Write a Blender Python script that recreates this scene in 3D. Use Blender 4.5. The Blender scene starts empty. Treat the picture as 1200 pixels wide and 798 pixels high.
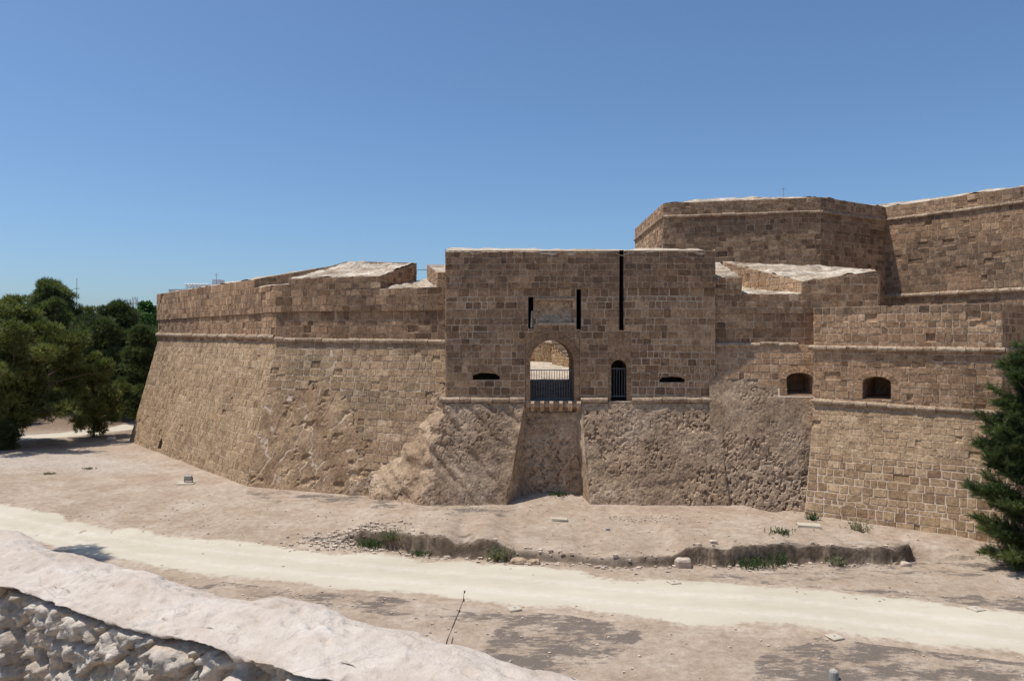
import bpy, math, random
import numpy as np
from mathutils import Vector, Matrix

random.seed(7)
RNG = np.random.default_rng(7)
E = 9.3            # eye height above the ditch road
F = 919.0          # focal length in photo pixels (1200 wide)
HZ = 399.0
scene = bpy.context.scene
COL = scene.collection

def at(px, py, Y): return ((px - 600) / F * Y, Y, E - (py - HZ) / F * Y)
def proj(X, Y, Z): return 600 + F * X / Y, HZ - F * (Z - E) / Y

# ------------------------------------------------------------------ noise
def _hash(i, j, k, seed):
    n = (i * 374761393 + j * 668265263 + k * 1274126177 + seed * 974711) & 0xFFFFFFFF
    n = ((n ^ (n >> 13)) * 1103515245) & 0xFFFFFFFF
    n = ((n ^ (n >> 16)) * 2246822519) & 0xFFFFFFFF
    return ((n ^ (n >> 15)) & 0xFFFFFF) / float(0xFFFFFF)

def vnoise(x, y, z=0.0, seed=0):
    x, y, z = np.broadcast_arrays(np.asarray(x, float), np.asarray(y, float), np.asarray(z, float))
    i, j, k = np.floor(x).astype(np.int64), np.floor(y).astype(np.int64), np.floor(z).astype(np.int64)
    fx, fy, fz = x - i, y - j, z - k
    fx, fy, fz = [f * f * f * (f * (f * 6 - 15) + 10) for f in (fx, fy, fz)]
    r = 0
    for a in (0, 1):
        for b in (0, 1):
            for c in (0, 1):
                w = (fx if a else 1 - fx) * (fy if b else 1 - fy) * (fz if c else 1 - fz)
                r = r + w * _hash(i + a, j + b, k + c, seed)
    return r

def fbm(x, y, z=0.0, seed=0, oct=4, gain=0.5):
    r, amp, tot, f = 0, 1.0, 0, 1.0
    for o in range(oct):
        r = r + amp * vnoise(np.asarray(x) * f, np.asarray(y) * f, np.asarray(z) * f, seed + o * 17)
        tot += amp; amp *= gain; f *= 2.03
    return r / tot          # 0..1, mean .5

def sstep(a, b, x):
    t = np.clip((np.asarray(x, float) - a) / (b - a), 0, 1)
    return t * t * (3 - 2 * t)

def cell(x, y, size, seed, jit=0.85):
    """F1, F2 and an id of the nearest of jittered cell centres."""
    x = np.asarray(x, float) / size; y = np.asarray(y, float) / size
    i, j = np.floor(x).astype(np.int64), np.floor(y).astype(np.int64)
    f1 = np.full(x.shape, 9.0); f2 = np.full(x.shape, 9.0); idv = np.zeros(x.shape)
    for a in (-1, 0, 1):
        for b in (-1, 0, 1):
            ci, cj = i + a, j + b
            hx = .5 + jit * (_hash(ci, cj, ci * 0 + 1, seed) - .5); hy = .5 + jit * (_hash(ci, cj, ci * 0 + 2, seed) - .5)
            d = np.hypot(ci + hx - x, cj + hy - y)
            h = _hash(ci, cj, ci * 0 + 3, seed)
            nearer = d < f1
            f2 = np.where(nearer, f1, np.minimum(f2, d))
            idv = np.where(nearer, h, idv)
            f1 = np.where(nearer, d, f1)
    return f1 * size, f2 * size, idv

def in_poly(px, py, poly):
    px = np.asarray(px, float); py = np.asarray(py, float)
    r = np.zeros(px.shape, bool)
    n = len(poly)
    for i in range(n):
        x1, y1 = poly[i]; x2, y2 = poly[(i + 1) % n]
        c = ((y1 > py) != (y2 > py)) & (px < (x2 - x1) * (py - y1) / ((y2 - y1) + 1e-12) + x1)
        r ^= c
    return r

# ------------------------------------------------------------------ objects
def tag(o, label=None, cat=None, group=None, kind=None):
    if label: o['label'] = label
    if cat: o['category'] = cat
    if group: o['group'] = group
    if kind: o['kind'] = kind
    return o

def thing(name, loc, label, cat, group=None):
    o = bpy.data.objects.new(name, None)
    o.location = loc; o.empty_display_size = 0.3
    COL.objects.link(o)
    return tag(o, label, cat, group)

def world_loc(o):
    v = Vector((0, 0, 0))
    while o is not None:
        v += o.location; o = o.parent
    return v

def mesh_obj(name, V, faces, mat, parent=None, attrs=None, smooth=False):
    """V (n,3) in world metres; faces a list of index lists or an (m,k) array; attrs: per-face float arrays."""
    V = np.asarray(V, float).reshape(-1, 3)
    if parent is not None:
        V = V - np.array(world_loc(parent))
    me = bpy.data.meshes.new(name)
    if isinstance(faces, np.ndarray):
        tot = np.full(len(faces), faces.shape[1], np.int32); idx = faces.reshape(-1).astype(np.int32)
    else:
        tot = np.array([len(f) for f in faces], np.int32); idx = np.fromiter((i for f in faces for i in f), np.int32)
    me.vertices.add(len(V)); me.vertices.foreach_set('co', V.astype(np.float32).ravel())
    me.loops.add(len(idx)); me.loops.foreach_set('vertex_index', idx)
    me.polygons.add(len(tot))
    me.polygons.foreach_set('loop_start', np.concatenate(([0], np.cumsum(tot)[:-1])).astype(np.int32))
    me.polygons.foreach_set('loop_total', tot)
    me.update(calc_edges=True)
    me.validate()
    for k, a in (attrs or {}).items():
        dom = 'FACE' if len(a) == len(me.polygons) and len(a) != len(V) else 'POINT'
        at_ = me.attributes.new(k, 'FLOAT', dom)
        at_.data.foreach_set('value', np.asarray(a, np.float32))
    me.polygons.foreach_set('use_smooth', np.full(len(me.polygons), bool(smooth)))
    me.materials.append(mat)
    o = bpy.data.objects.new(name, me)
    COL.objects.link(o)
    if parent is not None: o.parent = parent
    return o

class MB:
    """collects faces with per-face attributes, then links them as one mesh"""
    def __init__(s): s.V = []; s.Fc = []; s.tint = []; s.mort = []; s.wear = []
    def add(s, verts, faces, tint=.5, mort=0., wear=0.):
        b = len(s.V); s.V.extend(tuple(v) for v in verts)
        for f in faces:
            s.Fc.append([b + i for i in f]); s.tint.append(tint); s.mort.append(mort); s.wear.append(wear)
    def grid(s, P, tint=None, mort=0., wear=None, flip=False, keep=None):
        """P (r,c,3) array; per-cell attribute arrays (r-1,c-1) or scalars"""
        r, c, _ = P.shape
        b = len(s.V); s.V.extend(map(tuple, P.reshape(-1, 3)))
        for i in range(r - 1):
            for j in range(c - 1):
                if keep is not None and not keep[i, j]: continue
                q = [b + i * c + j, b + i * c + j + 1, b + (i + 1) * c + j + 1, b + (i + 1) * c + j]
                s.Fc.append(q[::-1] if flip else q)
                s.tint.append(tint[i, j] if isinstance(tint, np.ndarray) else (.5 if tint is None else tint))
                s.mort.append(mort[i, j] if isinstance(mort, np.ndarray) else mort)
                s.wear.append(wear[i, j] if isinstance(wear, np.ndarray) else (0. if wear is None else wear))
    def box(s, c, d, rz=0., **k):
        cx, cy, cz = c; hx, hy, hz = d[0] / 2, d[1] / 2, d[2] / 2
        ca, sa = math.cos(rz), math.sin(rz)
        vs = []
        for z in (-hz, hz):
            for x, y in ((-hx, -hy), (hx, -hy), (hx, hy), (-hx, hy)):
                vs.append((cx + x * ca - y * sa, cy + x * sa + y * ca, cz + z))
        s.add(vs, [(0, 3, 2, 1), (4, 5, 6, 7), (0, 1, 5, 4), (1, 2, 6, 5), (2, 3, 7, 6), (3, 0, 4, 7)], **k)
    def tube(s, pts, rad, n=6, **k):
        pts = [Vector(p) for p in pts]; rings = []
        up = Vector((0, 0, 1))
        for i, p in enumerate(pts):
            t = (pts[min(i + 1, len(pts) - 1)] - pts[max(i - 1, 0)]).normalized()
            a = t.cross(up if abs(t.z) < .95 else Vector((1, 0, 0))).normalized(); b_ = t.cross(a)
            r = rad[i] if isinstance(rad, (list, tuple)) else rad
            rings.append([p + a * (r * math.cos(2 * math.pi * q / n)) + b_ * (r * math.sin(2 * math.pi * q / n)) for q in range(n)])
        vs = [v for r in rings for v in r]; fs = []
        for i in range(len(pts) - 1):
            for q in range(n):
                fs.append((i * n + q, i * n + (q + 1) % n, (i + 1) * n + (q + 1) % n, (i + 1) * n + q))
        fs.append(tuple(range(n))[::-1]); fs.append(tuple((len(pts) - 1) * n + q for q in range(n)))
        s.add(vs, fs, **k)
    def build(s, name, mat, parent=None, smooth=False):
        return mesh_obj(name, s.V, s.Fc, mat, parent, {'tint': s.tint, 'mort': s.mort, 'wear': s.wear}, smooth)

# ------------------------------------------------------------------ materials
class NT:
    def __init__(s, name):
        s.m = bpy.data.materials.new(name); s.m.use_nodes = True
        s.t = s.m.node_tree; s.b = s.t.nodes['Principled BSDF']
        s.pos = s.n('ShaderNodeNewGeometry').outputs['Position']
    def n(s, ty, **p):
        x = s.t.nodes.new(ty)
        for k, v in p.items(): setattr(x, k, v)
        return x
    def put(s, sock, v):
        if isinstance(v, bpy.types.NodeSocket): s.t.links.new(v, sock)
        elif isinstance(v, (tuple, list)) and len(v) == 3 and sock.type == 'RGBA': sock.default_value = (*v, 1)
        else: sock.default_value = v
    def attr(s, name): return s.n('ShaderNodeAttribute', attribute_name=name).outputs['Fac']
    def noise(s, scale, detail=4, rough=.55, vec=None, dist=0.):
        x = s.n('ShaderNodeTexNoise'); s.put(x.inputs['Vector'], vec or s.pos)
        x.inputs['Scale'].default_value = scale; x.inputs['Detail'].default_value = detail
        x.inputs['Roughness'].default_value = rough; x.inputs['Distortion'].default_value = dist
        return x.outputs['Fac']
    def voro(s, scale, feature='F1', vec=None, out='Distance'):
        x = s.n('ShaderNodeTexVoronoi', feature=feature); s.put(x.inputs['Vector'], vec or s.pos)
        x.inputs['Scale'].default_value = scale
        return x.outputs[out]
    def scaled(s, v):
        x = s.n('ShaderNodeMapping'); s.put(x.inputs['Vector'], s.pos); x.inputs['Scale'].default_value = v
        return x.outputs[0]
    def math(s, op, a, b=0., c=0.):
        x = s.n('ShaderNodeMath', operation=op)
        for i, v in enumerate((a, b, c)): s.put(x.inputs[i], v)
        return x.outputs[0]
    def range(s, v, a, b, c=0., d=1.):
        x = s.n('ShaderNodeMapRange'); x.clamp = True
        for i, q in enumerate((v, a, b, c, d)): s.put(x.inputs[i], q)
        return x.outputs[0]
    def ramp(s, v, stops):
        x = s.n('ShaderNodeValToRGB'); s.put(x.inputs[0], v); e = x.color_ramp.elements
        while len(e) < len(stops): e.new(.5)
        for el, (p, c) in zip(e, stops): el.position = p; el.color = (*c, 1)
        return x.outputs[0]
    def mix(s, f, a, b, blend='MIX'):
        x = s.n('ShaderNodeMix', data_type='RGBA', blend_type=blend)
        s.put(x.inputs[0], f); s.put(x.inputs[6], a); s.put(x.inputs[7], b)
        return x.outputs[2]
    def bump(s, h, strength=.5, dist=.02, normal=None):
        x = s.n('ShaderNodeBump'); s.put(x.inputs['Height'], h)
        x.inputs['Strength'].default_value = strength; x.inputs['Distance'].default_value = dist
        if normal: s.put(x.inputs['Normal'], normal)
        return x.outputs[0]
    def done(s, col, rough=.9, normal=None, spec=.2):
        s.put(s.b.inputs['Base Color'], col); s.put(s.b.inputs['Roughness'], rough)
        s.b.inputs['Specular IOR Level'].default_value = spec
        if normal: s.put(s.b.inputs['Normal'], normal)
        return s.m

def stone_mat(name, stops, mort_a=(.47, .345, .235), mort_b=(.60, .485, .37), bump=.6, orange=.5):
    t = NT(name)
    base = t.ramp(t.attr('tint'), stops)
    big = t.noise(.35, 5, .6); mid = t.noise(2.3, 5, .6); fine = t.noise(16, 5, .7)
    c = t.mix(1., base, t.ramp(big, [(.25, (.78, .76, .74)), (.75, (1.2, 1.19, 1.17))]), 'MULTIPLY')
    c = t.mix(1., c, t.ramp(mid, [(.3, (.74, .72, .70)), (.68, (1.2, 1.2, 1.19))]), 'MULTIPLY')
    spk = t.noise(7.5, 6, .75)
    c = t.mix(1., c, t.ramp(spk, [(.33, (.52, .50, .48)), (.5, (1., 1., 1.)), (.68, (1.38, 1.37, 1.34))]), 'MULTIPLY')
    c = t.mix(1., c, t.ramp(fine, [(.28, (.66, .65, .64)), (.68, (1.25, 1.25, 1.24))]), 'MULTIPLY')
    og = t.math('MULTIPLY', t.range(t.noise(.8, 4, .6, vec=t.scaled((1, 1, .6))), .56, .72), orange)
    c = t.mix(og, c, (.33, .185, .10))
    mo = t.attr('mort')
    mc = t.mix(t.range(mo, .3, 1.), mort_a, mort_b)
    mc = t.mix(1., mc, t.ramp(fine, [(.25, (.75, .74, .73)), (.7, (1.15, 1.15, 1.14))]), 'MULTIPLY')
    c = t.mix(t.range(mo, .05, .25), c, mc)
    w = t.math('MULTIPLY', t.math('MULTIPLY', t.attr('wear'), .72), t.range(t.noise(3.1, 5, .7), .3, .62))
    c = t.mix(w, c, (.085, .07, .058))  # weathered crust, and the painted shade of openings and passage floor
    pits = t.range(t.voro(9), .0, .35)
    nb = t.bump(pits, bump * .5, .02, None)
    nb = t.bump(fine, bump, .03, nb)
    return t.done(c, .92, nb)

BROWN = [(0., (.20, .122, .073)), (.3, (.315, .20, .122)), (.6, (.425, .28, .175)), (.85, (.49, .335, .213)), (1., (.53, .38, .25))]
WARM = [(0., (.24, .158, .095)), (.3, (.335, .23, .142)), (.6, (.41, .29, .182)), (.85, (.46, .335, .218)), (1., (.50, .38, .255))]
M = {}
M['stone'] = stone_mat('weathered_brown_ashlar', BROWN)
M['warm'] = stone_mat('warm_tan_ashlar', WARM)
M['rock'] = stone_mat('eroded_rock_face', [(0., (.285, .20, .132)), (.5, (.41, .302, .21)), (1., (.51, .40, .295))], bump=.9, orange=.25)
M['cordon'] = stone_mat('pale_cordon_stone', [(0., (.30, .22, .155)), (.5, (.38, .29, .21)), (1., (.46, .37, .28))], bump=.5, orange=.5)
M['screed'] = stone_mat('pale_lime_screed', [(0., (.36, .285, .21)), (.5, (.49, .415, .325)), (1., (.58, .51, .425))], bump=.6, orange=.25)

def simple_mat(name, col, rough=.7, metal=0., var=.25, scale=8, bump=.2):
    t = NT(name)
    n = t.noise(scale, 5, .6)
    lo = tuple(c * (1 - var) for c in col); hi = tuple(min(1, c * (1 + var)) for c in col)
    m = t.done(t.ramp(n, [(.25, lo), (.75, hi)]), rough, t.bump(n, bump, .01))
    t.b.inputs['Metallic'].default_value = metal
    return m
M['iron'] = simple_mat('dark_painted_iron', (.15, .16, .17), .55)
M['dark'] = simple_mat('dark_recess_stone', (.10, .075, .055), .95)
M['white'] = simple_mat('white_render', (.72, .72, .70), .7, var=.06)
M['glass'] = simple_mat('dim_window_glass', (.05, .06, .07), .15, var=.1)
M['steel'] = simple_mat('galvanised_steel', (.42, .43, .45), .45, .3)
M['concrete'] = simple_mat('grey_concrete', (.34, .33, .31), .9)
M['plate'] = simple_mat('cream_stone_plate', (.50, .435, .335), .85, var=.1)
M['lens'] = simple_mat('dark_glass_lens', (.03, .035, .05), .15)
M['bark'] = simple_mat('grey_brown_bark', (.12, .085, .06), .95, var=.45, scale=14, bump=.8)
M['deadwood'] = simple_mat('dry_dark_stem', (.09, .065, .05), .9)
M['pebble'] = simple_mat('loose_limestone', (.50, .41, .32), .95, var=.35, scale=3)

def leaf_mat(name, a, b, c):
    t = NT(name)
    col = t.ramp(t.attr('tint'), [(0., a), (.55, b), (1., c)])
    col = t.mix(1., col, t.ramp(t.noise(.7, 3), [(.3, (.72, .75, .7)), (.7, (1.25, 1.2, 1.15))]), 'MULTIPLY')
    m = t.done(col, .6, None, .25)
    tr = t.n('ShaderNodeBsdfTranslucent'); t.put(tr.inputs['Color'], t.mix(1., col, (1.3, 1.4, .7), 'MULTIPLY'))
    ms = t.n('ShaderNodeMixShader'); ms.inputs[0].default_value = .3
    out = t.t.nodes['Material Output']
    t.t.links.new(t.b.outputs[0], ms.inputs[1]); t.t.links.new(tr.outputs[0], ms.inputs[2]); t.t.links.new(ms.outputs[0], out.inputs[0])
    return m
M['pine_dark'] = leaf_mat('dark_pine_needles', (.05, .07, .032), (.115, .145, .062), (.22, .24, .105))
M['pine_yellow'] = leaf_mat('yellow_green_pine_needles', (.09, .11, .038), (.18, .20, .072), (.29, .29, .12))
M['fir'] = leaf_mat('fresh_conifer_needles', (.036, .058, .024), (.078, .11, .042), (.16, .185, .072))
M['broad'] = leaf_mat('bright_broad_leaves', (.03, .07, .02), (.05, .12, .03), (.09, .17, .05))
M['weed'] = leaf_mat('ditch_weed_leaves', (.04, .07, .03), (.08, .12, .05), (.13, .16, .08))
M['weed_grey'] = leaf_mat('dusty_weed_leaves', (.13, .14, .085), (.22, .22, .14), (.32, .30, .21))

# ------------------------------------------------------------------ wall faces and masonry
class Face:
    """A planar wall face: p0 -> p1 left to right as seen from outside, in plan at height zref; leaning back by `b` per metre of height."""
    def __init__(s, p0, p1, zref=9.3, b=0., sL=0., sR=0.):
        s.p0 = np.array(p0, float); d = np.array(p1, float) - s.p0
        s.L = float(np.hypot(*d)); s.d = d / s.L; s.n = np.array((s.d[1], -s.d[0]))
        s.zref, s.b, s.sL, s.sR = zref, b, sL, sR
    def uL(s, z): return s.sL * (s.zref - z)
    def uR(s, z): return s.L + s.sR * (s.zref - z)
    def pos(s, u, z, o=0.):
        u, z, o = np.broadcast_arrays(np.asarray(u, float), np.asarray(z, float), np.asarray(o, float))
        off = o + s.b * (s.zref - z)
        return np.stack((s.p0[0] + s.d[0] * u + s.n[0] * off, s.p0[1] + s.d[1] * u + s.n[1] * off, z), -1)
    def u_at(s, px, z=None, o=0.):
        """distance along the face where the sight line of a photo column meets it"""
        off = o + (s.b * (s.zref - z) if z is not None else 0)
        k = (px - 600) / F; a = s.p0 + s.n * off
        return float((k * a[1] - a[0]) / (s.d[0] - k * s.d[1]))
    def z_at(s, px, py):
        z = E
        for _ in range(8):
            u = s.u_at(px, z if s.b else None); P = s.pos(u, z)
            z = E - (py - HZ) / F * float(P[1])
        return z

def miter(p, dA, dB, bA, bB):
    nA = np.array((dA[1], -dA[0])); nB = np.array((dB[1], -dB[0]))
    m = np.linalg.solve(np.array([nA, nB]), np.array([bA, bB]))
    return float(m @ dA), float(m @ dB)

def clip_half(poly, a, b, c):
    """keep a*u + b*z <= c"""
    out = []
    for i in range(len(poly)):
        p, q = poly[i], poly[(i + 1) % len(poly)]
        fp, fq = a * p[0] + b * p[1] - c, a * q[0] + b * q[1] - c
        if fp <= 0: out.append(p)
        if (fp < 0 < fq) or (fq < 0 < fp):
            t = fp / (fp - fq); out.append((p[0] + t * (q[0] - p[0]), p[1] + t * (q[1] - p[1])))
    return out

def area(poly):
    return .5 * sum(poly[i][0] * poly[(i + 1) % len(poly)][1] - poly[(i + 1) % len(poly)][0] * poly[i][1] for i in range(len(poly)))

def inset(poly, d):
    n = len(poly); out = []
    for i in range(n):
        a, b, c = poly[i - 1], poly[i], poly[(i + 1) % n]
        e1 = (b[0] - a[0], b[1] - a[1]); e2 = (c[0] - b[0], c[1] - b[1])
        l1 = math.hypot(*e1) or 1e-9; l2 = math.hypot(*e2) or 1e-9
        n1 = (-e1[1] / l1, e1[0] / l1); n2 = (-e2[1] / l2, e2[0] / l2)
        bx, by = n1[0] + n2[0], n1[1] + n2[1]; q = bx * bx + by * by
        k = min(2 * d / q if q > .2 else 2 * d / .2, 3 * d)
        out.append((b[0] + bx * k, b[1] + by * k))
    return out

def chamfer(poly, c):
    out = []
    n = len(poly)
    for i in range(n):
        a, b, q = poly[i - 1], poly[i], poly[(i + 1) % n]
        for o in (a, q):
            l = math.hypot(o[0] - b[0], o[1] - b[1]) or 1e-9; k = min(c * random.uniform(.4, 1.5), l * .35) / l
            out.append((b[0] + (o[0] - b[0]) * k, b[1] + (o[1] - b[1]) * k))
    return out

def put_block(mb, face, poly, joint=.018, d=.035, tint=.5, mortar=.4, wear=0., rough=.008, o=0., cut=.05, back=True):
    A = area(poly)
    if A < 0: poly = poly[::-1]; A = -A
    if A < .004: return
    if d < .006 and A > .03:          # a weathered-back stone: a shallow hollow with ragged rim
        q = inset(poly, .045); n = len(poly)
        if area(q) <= 0: q = inset(poly, .01)
        V = list(face.pos([p[0] for p in poly], [p[1] for p in poly], o)) + list(face.pos([p[0] for p in q], [p[1] for p in q], [o + d + random.gauss(0, .012) for _ in q]))
        mb.add(V, [(i, (i + 1) % n, n + (i + 1) % n, n + i) for i in range(n)] + [tuple(range(n, 2 * n))], tint * .9, 0., wear)
        return
    mb.add(face.pos([p[0] for p in poly], [p[1] for p in poly], o), [tuple(range(len(poly)))], tint, mortar, wear * .6)
    if A < .012: return
    ring = inset(chamfer(poly, cut), joint * .5)
    if area(ring) < .004: return
    ring = [(u + random.gauss(0, rough), z + random.gauss(0, rough)) for u, z in ring]
    top = inset(ring, .016)
    if area(top) <= 0: return
    n = len(ring)
    tx, tz = random.gauss(0, .02), random.gauss(0, .02)
    cu = sum(p[0] for p in top) / n; cz = sum(p[1] for p in top) / n
    dd = [d + tx * (p[0] - cu) + tz * (p[1] - cz) + random.gauss(0, rough * .5) for p in top]
    V = list(face.pos([p[0] for p in ring], [p[1] for p in ring], o - .004)) + list(face.pos([p[0] for p in top], [p[1] for p in top], [o + q for q in dd]))
    fs = [(i, (i + 1) % n, n + (i + 1) % n, n + i) for i in range(n)] + [tuple(range(n, 2 * n))]
    mb.add(V, fs, tint, 0., wear)

def masonry(mb, face, z0, z1, ch=.37, bw=.55, rects=(), arcs=(), clips=(), joint=.026, depth=.022, o=0., tint0=.5, tints=.2, wob=0.,
            mortar=None, wear=None, skip=None, u0=None, u1=None, worn=.045, seed=0, holes=()):
    """random coursed ashlar. rects (u0,z0,u1,z1) stay empty; arcs (cu,cz,R): stones are cut back to the circle above cz; clips: half planes"""
    rnd = random.Random(seed * 7919 + int(z0 * 100) + int(face.L * 37))
    st = random.getstate(); random.seed(rnd.random())
    cuts = sorted({z0, z1} | {v for r in rects for v in (r[1], r[3]) if z0 < v < z1})
    rows = [z0]
    for a, b in zip(cuts, cuts[1:]):
        h = ch
        k = max(1, round((b - a) / h)); e = [a + (b - a) * i / k for i in range(k + 1)]
        for i in range(1, k): e[i] += rnd.uniform(-.19, .19) * (b - a) / k
        rows += e[1:]
    for za, zb in zip(rows, rows[1:]):
        zm = (za + zb) / 2; h = zb - za
        L0 = face.uL(zm) if u0 is None else u0; R0 = face.uR(zm) if u1 is None else u1
        gaps = sorted((r[0], r[2]) for r in rects if r[1] < zm < r[3])
        spans, x, lh = [], L0, False
        for a, b in gaps:
            if a > x: spans.append((x, a, lh, True))
            x = max(x, b); lh = True
        if x < R0: spans.append((x, R0, lh, False))
        for a, b, ha, hb in spans:
            w, e = b - a, [a]
            while True:
                s = bw * .86 * rnd.choice((.65, .8, .95, 1, 1.1, 1.3, 1.6)) * rnd.uniform(.9, 1.1) * (h / ch) ** .5
                if e[-1] + s > b - .35 * bw: break
                e.append(e[-1] + s)
            e.append(b)
            for ua, ub in zip(e, e[1:]):
                l0 = l1 = ua; r0 = r1 = ub
                if ua == a and not ha and u0 is None: l0, l1 = face.uL(za), face.uL(zb)
                if ub == b and not hb and u1 is None: r0, r1 = face.uR(za), face.uR(zb)
                poly = [(l0, za), (r0, za), (r1, zb), (l1, zb)]
                for a_, b_, c_ in clips:
                    poly = clip_half(poly, a_, b_, c_)
                    if len(poly) < 3: break
                if len(poly) < 3: continue
                cu = sum(p[0] for p in poly) / len(poly); cz = sum(p[1] for p in poly) / len(poly)
                for (ru, rz, R) in arcs:
                    if cz > rz - .2 and math.hypot(cu - ru, cz - rz) < R + 1.2:
                        q = math.hypot(cu - ru, cz - rz) or 1e-6; nx, nz = (cu - ru) / q, (cz - rz) / q
                        poly = clip_half(poly, -nx, -nz, -(nx * ru + nz * rz + R))
                        if len(poly) < 3: break
                if len(poly) < 3: continue
                if skip is not None and skip(cu, cz): continue
                t = min(1, max(0, rnd.gauss(tint0, tints)))
                d = depth * rnd.uniform(.6, 1.4); r = .008
                if rnd.random() < worn: d -= rnd.uniform(.03, .075); r = .02
                mo = mortar(cu, cz) if callable(mortar) else (.35 if mortar is None else mortar)
                we = wear(cu, cz) if callable(wear) else (wear or 0.)
                if wob: poly = [(u, z + wob * 2 * (float(vnoise(u * .33 + face.L, z * .25, 0, 17)) - .5)) for u, z in poly]
                for piece in cut_holes(poly, holes):
                    put_block(mb, face, piece, joint * rnd.uniform(.6, 1.7), d, t, mo, we, r, o)
    random.setstate(st)

def cut_holes(poly, holes):
    out = [poly]
    for (a, z0, b, z1) in holes:
        nxt = []
        for p in out:
            us = [q[0] for q in p]; zs_ = [q[1] for q in p]
            if max(us) <= a or min(us) >= b or max(zs_) <= z0 or min(zs_) >= z1: nxt.append(p); continue
            nxt.append(clip_half(p, 1, 0, a)); nxt.append(clip_half(p, -1, 0, -b))
            m = clip_half(p, -1, 0, -a); m = clip_half(m, 1, 0, b) if len(m) > 2 else []
            if len(m) > 2: nxt.append(clip_half(m, 0, 1, z0)); nxt.append(clip_half(m, 0, -1, -z1))
        out = [p for p in nxt if len(p) > 2]
    return out

def voussoirs(mb, face, cu, cz, r, R, n, a0=0., a1=math.pi, tint=.4, o=0., **k):
    for i in range(n):
        b0 = a0 + (a1 - a0) * i / n; b1 = a0 + (a1 - a0) * (i + 1) / n
        p = [(cu + q * math.cos(t), cz + q * math.sin(t)) for q, t in ((r, b0), (R, b0), (R, (b0 + b1) / 2), (R, b1), (r, b1), (r, (b0 + b1) / 2))]
        put_block(mb, face, p, .014, .03, min(1, max(0, random.gauss(tint, .12))), .3, 0., .004, o, cut=.015)

def ring_back(mb, face, cu, cz, r, R, o):
    n = 24; a = [math.pi * i / n for i in range(n + 1)]
    V = list(face.pos([cu + r * math.cos(t) for t in a], [cz + r * math.sin(t) for t in a], o)) + list(face.pos([cu + R * math.cos(t) for t in a], [cz + R * math.sin(t) for t in a], o))
    mb.add(V, [(i, n + 1 + i, n + 2 + i, i + 1) for i in range(n)], .2, .4)

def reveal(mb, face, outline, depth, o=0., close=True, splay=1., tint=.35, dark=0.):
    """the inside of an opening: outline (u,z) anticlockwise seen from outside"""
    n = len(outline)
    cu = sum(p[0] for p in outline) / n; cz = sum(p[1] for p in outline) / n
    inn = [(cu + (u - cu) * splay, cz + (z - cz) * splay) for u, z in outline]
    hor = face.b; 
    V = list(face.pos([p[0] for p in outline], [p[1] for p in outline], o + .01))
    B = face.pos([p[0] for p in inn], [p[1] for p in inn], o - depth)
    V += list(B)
    mb.add(V, [(i, n + i, n + (i + 1) % n, (i + 1) % n) for i in range(n)], tint, 0., dark)  # dark blackens the opening's inside: recess shade put into the colour
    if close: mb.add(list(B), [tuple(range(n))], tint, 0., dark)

def arch_outline(u0, u1, z0, zs, rise=None, n=9):
    c = (u0 + u1) / 2; r = (u1 - u0) / 2; rise = r if rise is None else rise
    return [(u0, z0), (u1, z0)] + [(c + r * math.cos(math.pi * i / n), zs + rise * math.sin(math.pi * i / n)) for i in range(n + 1)]

def roughpatch(mb, face, z0, z1, disp, res=.07, uL=None, uR=None, keep=None, tintf=None, wearf=None, mortf=None, seed=0):
    uL = uL or face.uL; uR = uR or face.uR
    nz = max(2, int((z1 - z0) / res) + 1); nu = max(2, int((uR((z0 + z1) / 2) - uL((z0 + z1) / 2)) / res) + 1)
    Z = np.linspace(z0, z1, nz)[:, None] + np.zeros((1, nu)); S = np.linspace(0, 1, nu)[None, :] + np.zeros((nz, 1))
    lo = np.vectorize(uL)(Z); hi = np.vectorize(uR)(Z); U = lo + (hi - lo) * S
    O = disp(U, Z); P = face.pos(U, Z, O)
    c = lambda A: (A[:-1, :-1] + A[1:, 1:] + A[1:, :-1] + A[:-1, 1:]) / 4
    Um, Zm = c(U), c(Z)
    t = tintf(Um, Zm) if tintf else fbm(Um * .8, Zm * .8, 0, seed + 5)
    mb.grid(P, np.clip(t, 0, 1), mortf(Um, Zm) if mortf else 0., wearf(Um, Zm) if wearf else None, keep=keep(Um, Zm) if keep else None)

def rockdisp(seed, amp=1., strata=None, pit=1.):
    def f(U, Z):
        pits = pit * (.25 + 1.1 * sstep(.38, .6, fbm(U * .45, Z * .6, 0, seed + 50, 3)))
        h = .16 * (fbm(U * .55, Z * .7, 0, seed, 3) - .5) + .10 * (fbm(U * 2.2, Z * 2.4, 0, seed + 3, 4, .6) - .5)
        p = fbm(U * 5.5 + .4 * Z, Z * 4.2, 0, seed + 9, 3, .6); h = h - pits * .085 * sstep(.60, .74, p)
        p2 = vnoise(U * 9, Z * 8, 0, seed + 12); h = h - pits * .045 * sstep(.70, .9, p2)
        if strata is not None:
            a, st = strata; q = U * math.sin(a) + Z * math.cos(a)
            h = h + st * (vnoise(q * 3.4 + .6 * fbm(U, Z, 0, seed + 4), U * .5, 0, seed + 21) - .5)
        return h * amp
    return f

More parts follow.
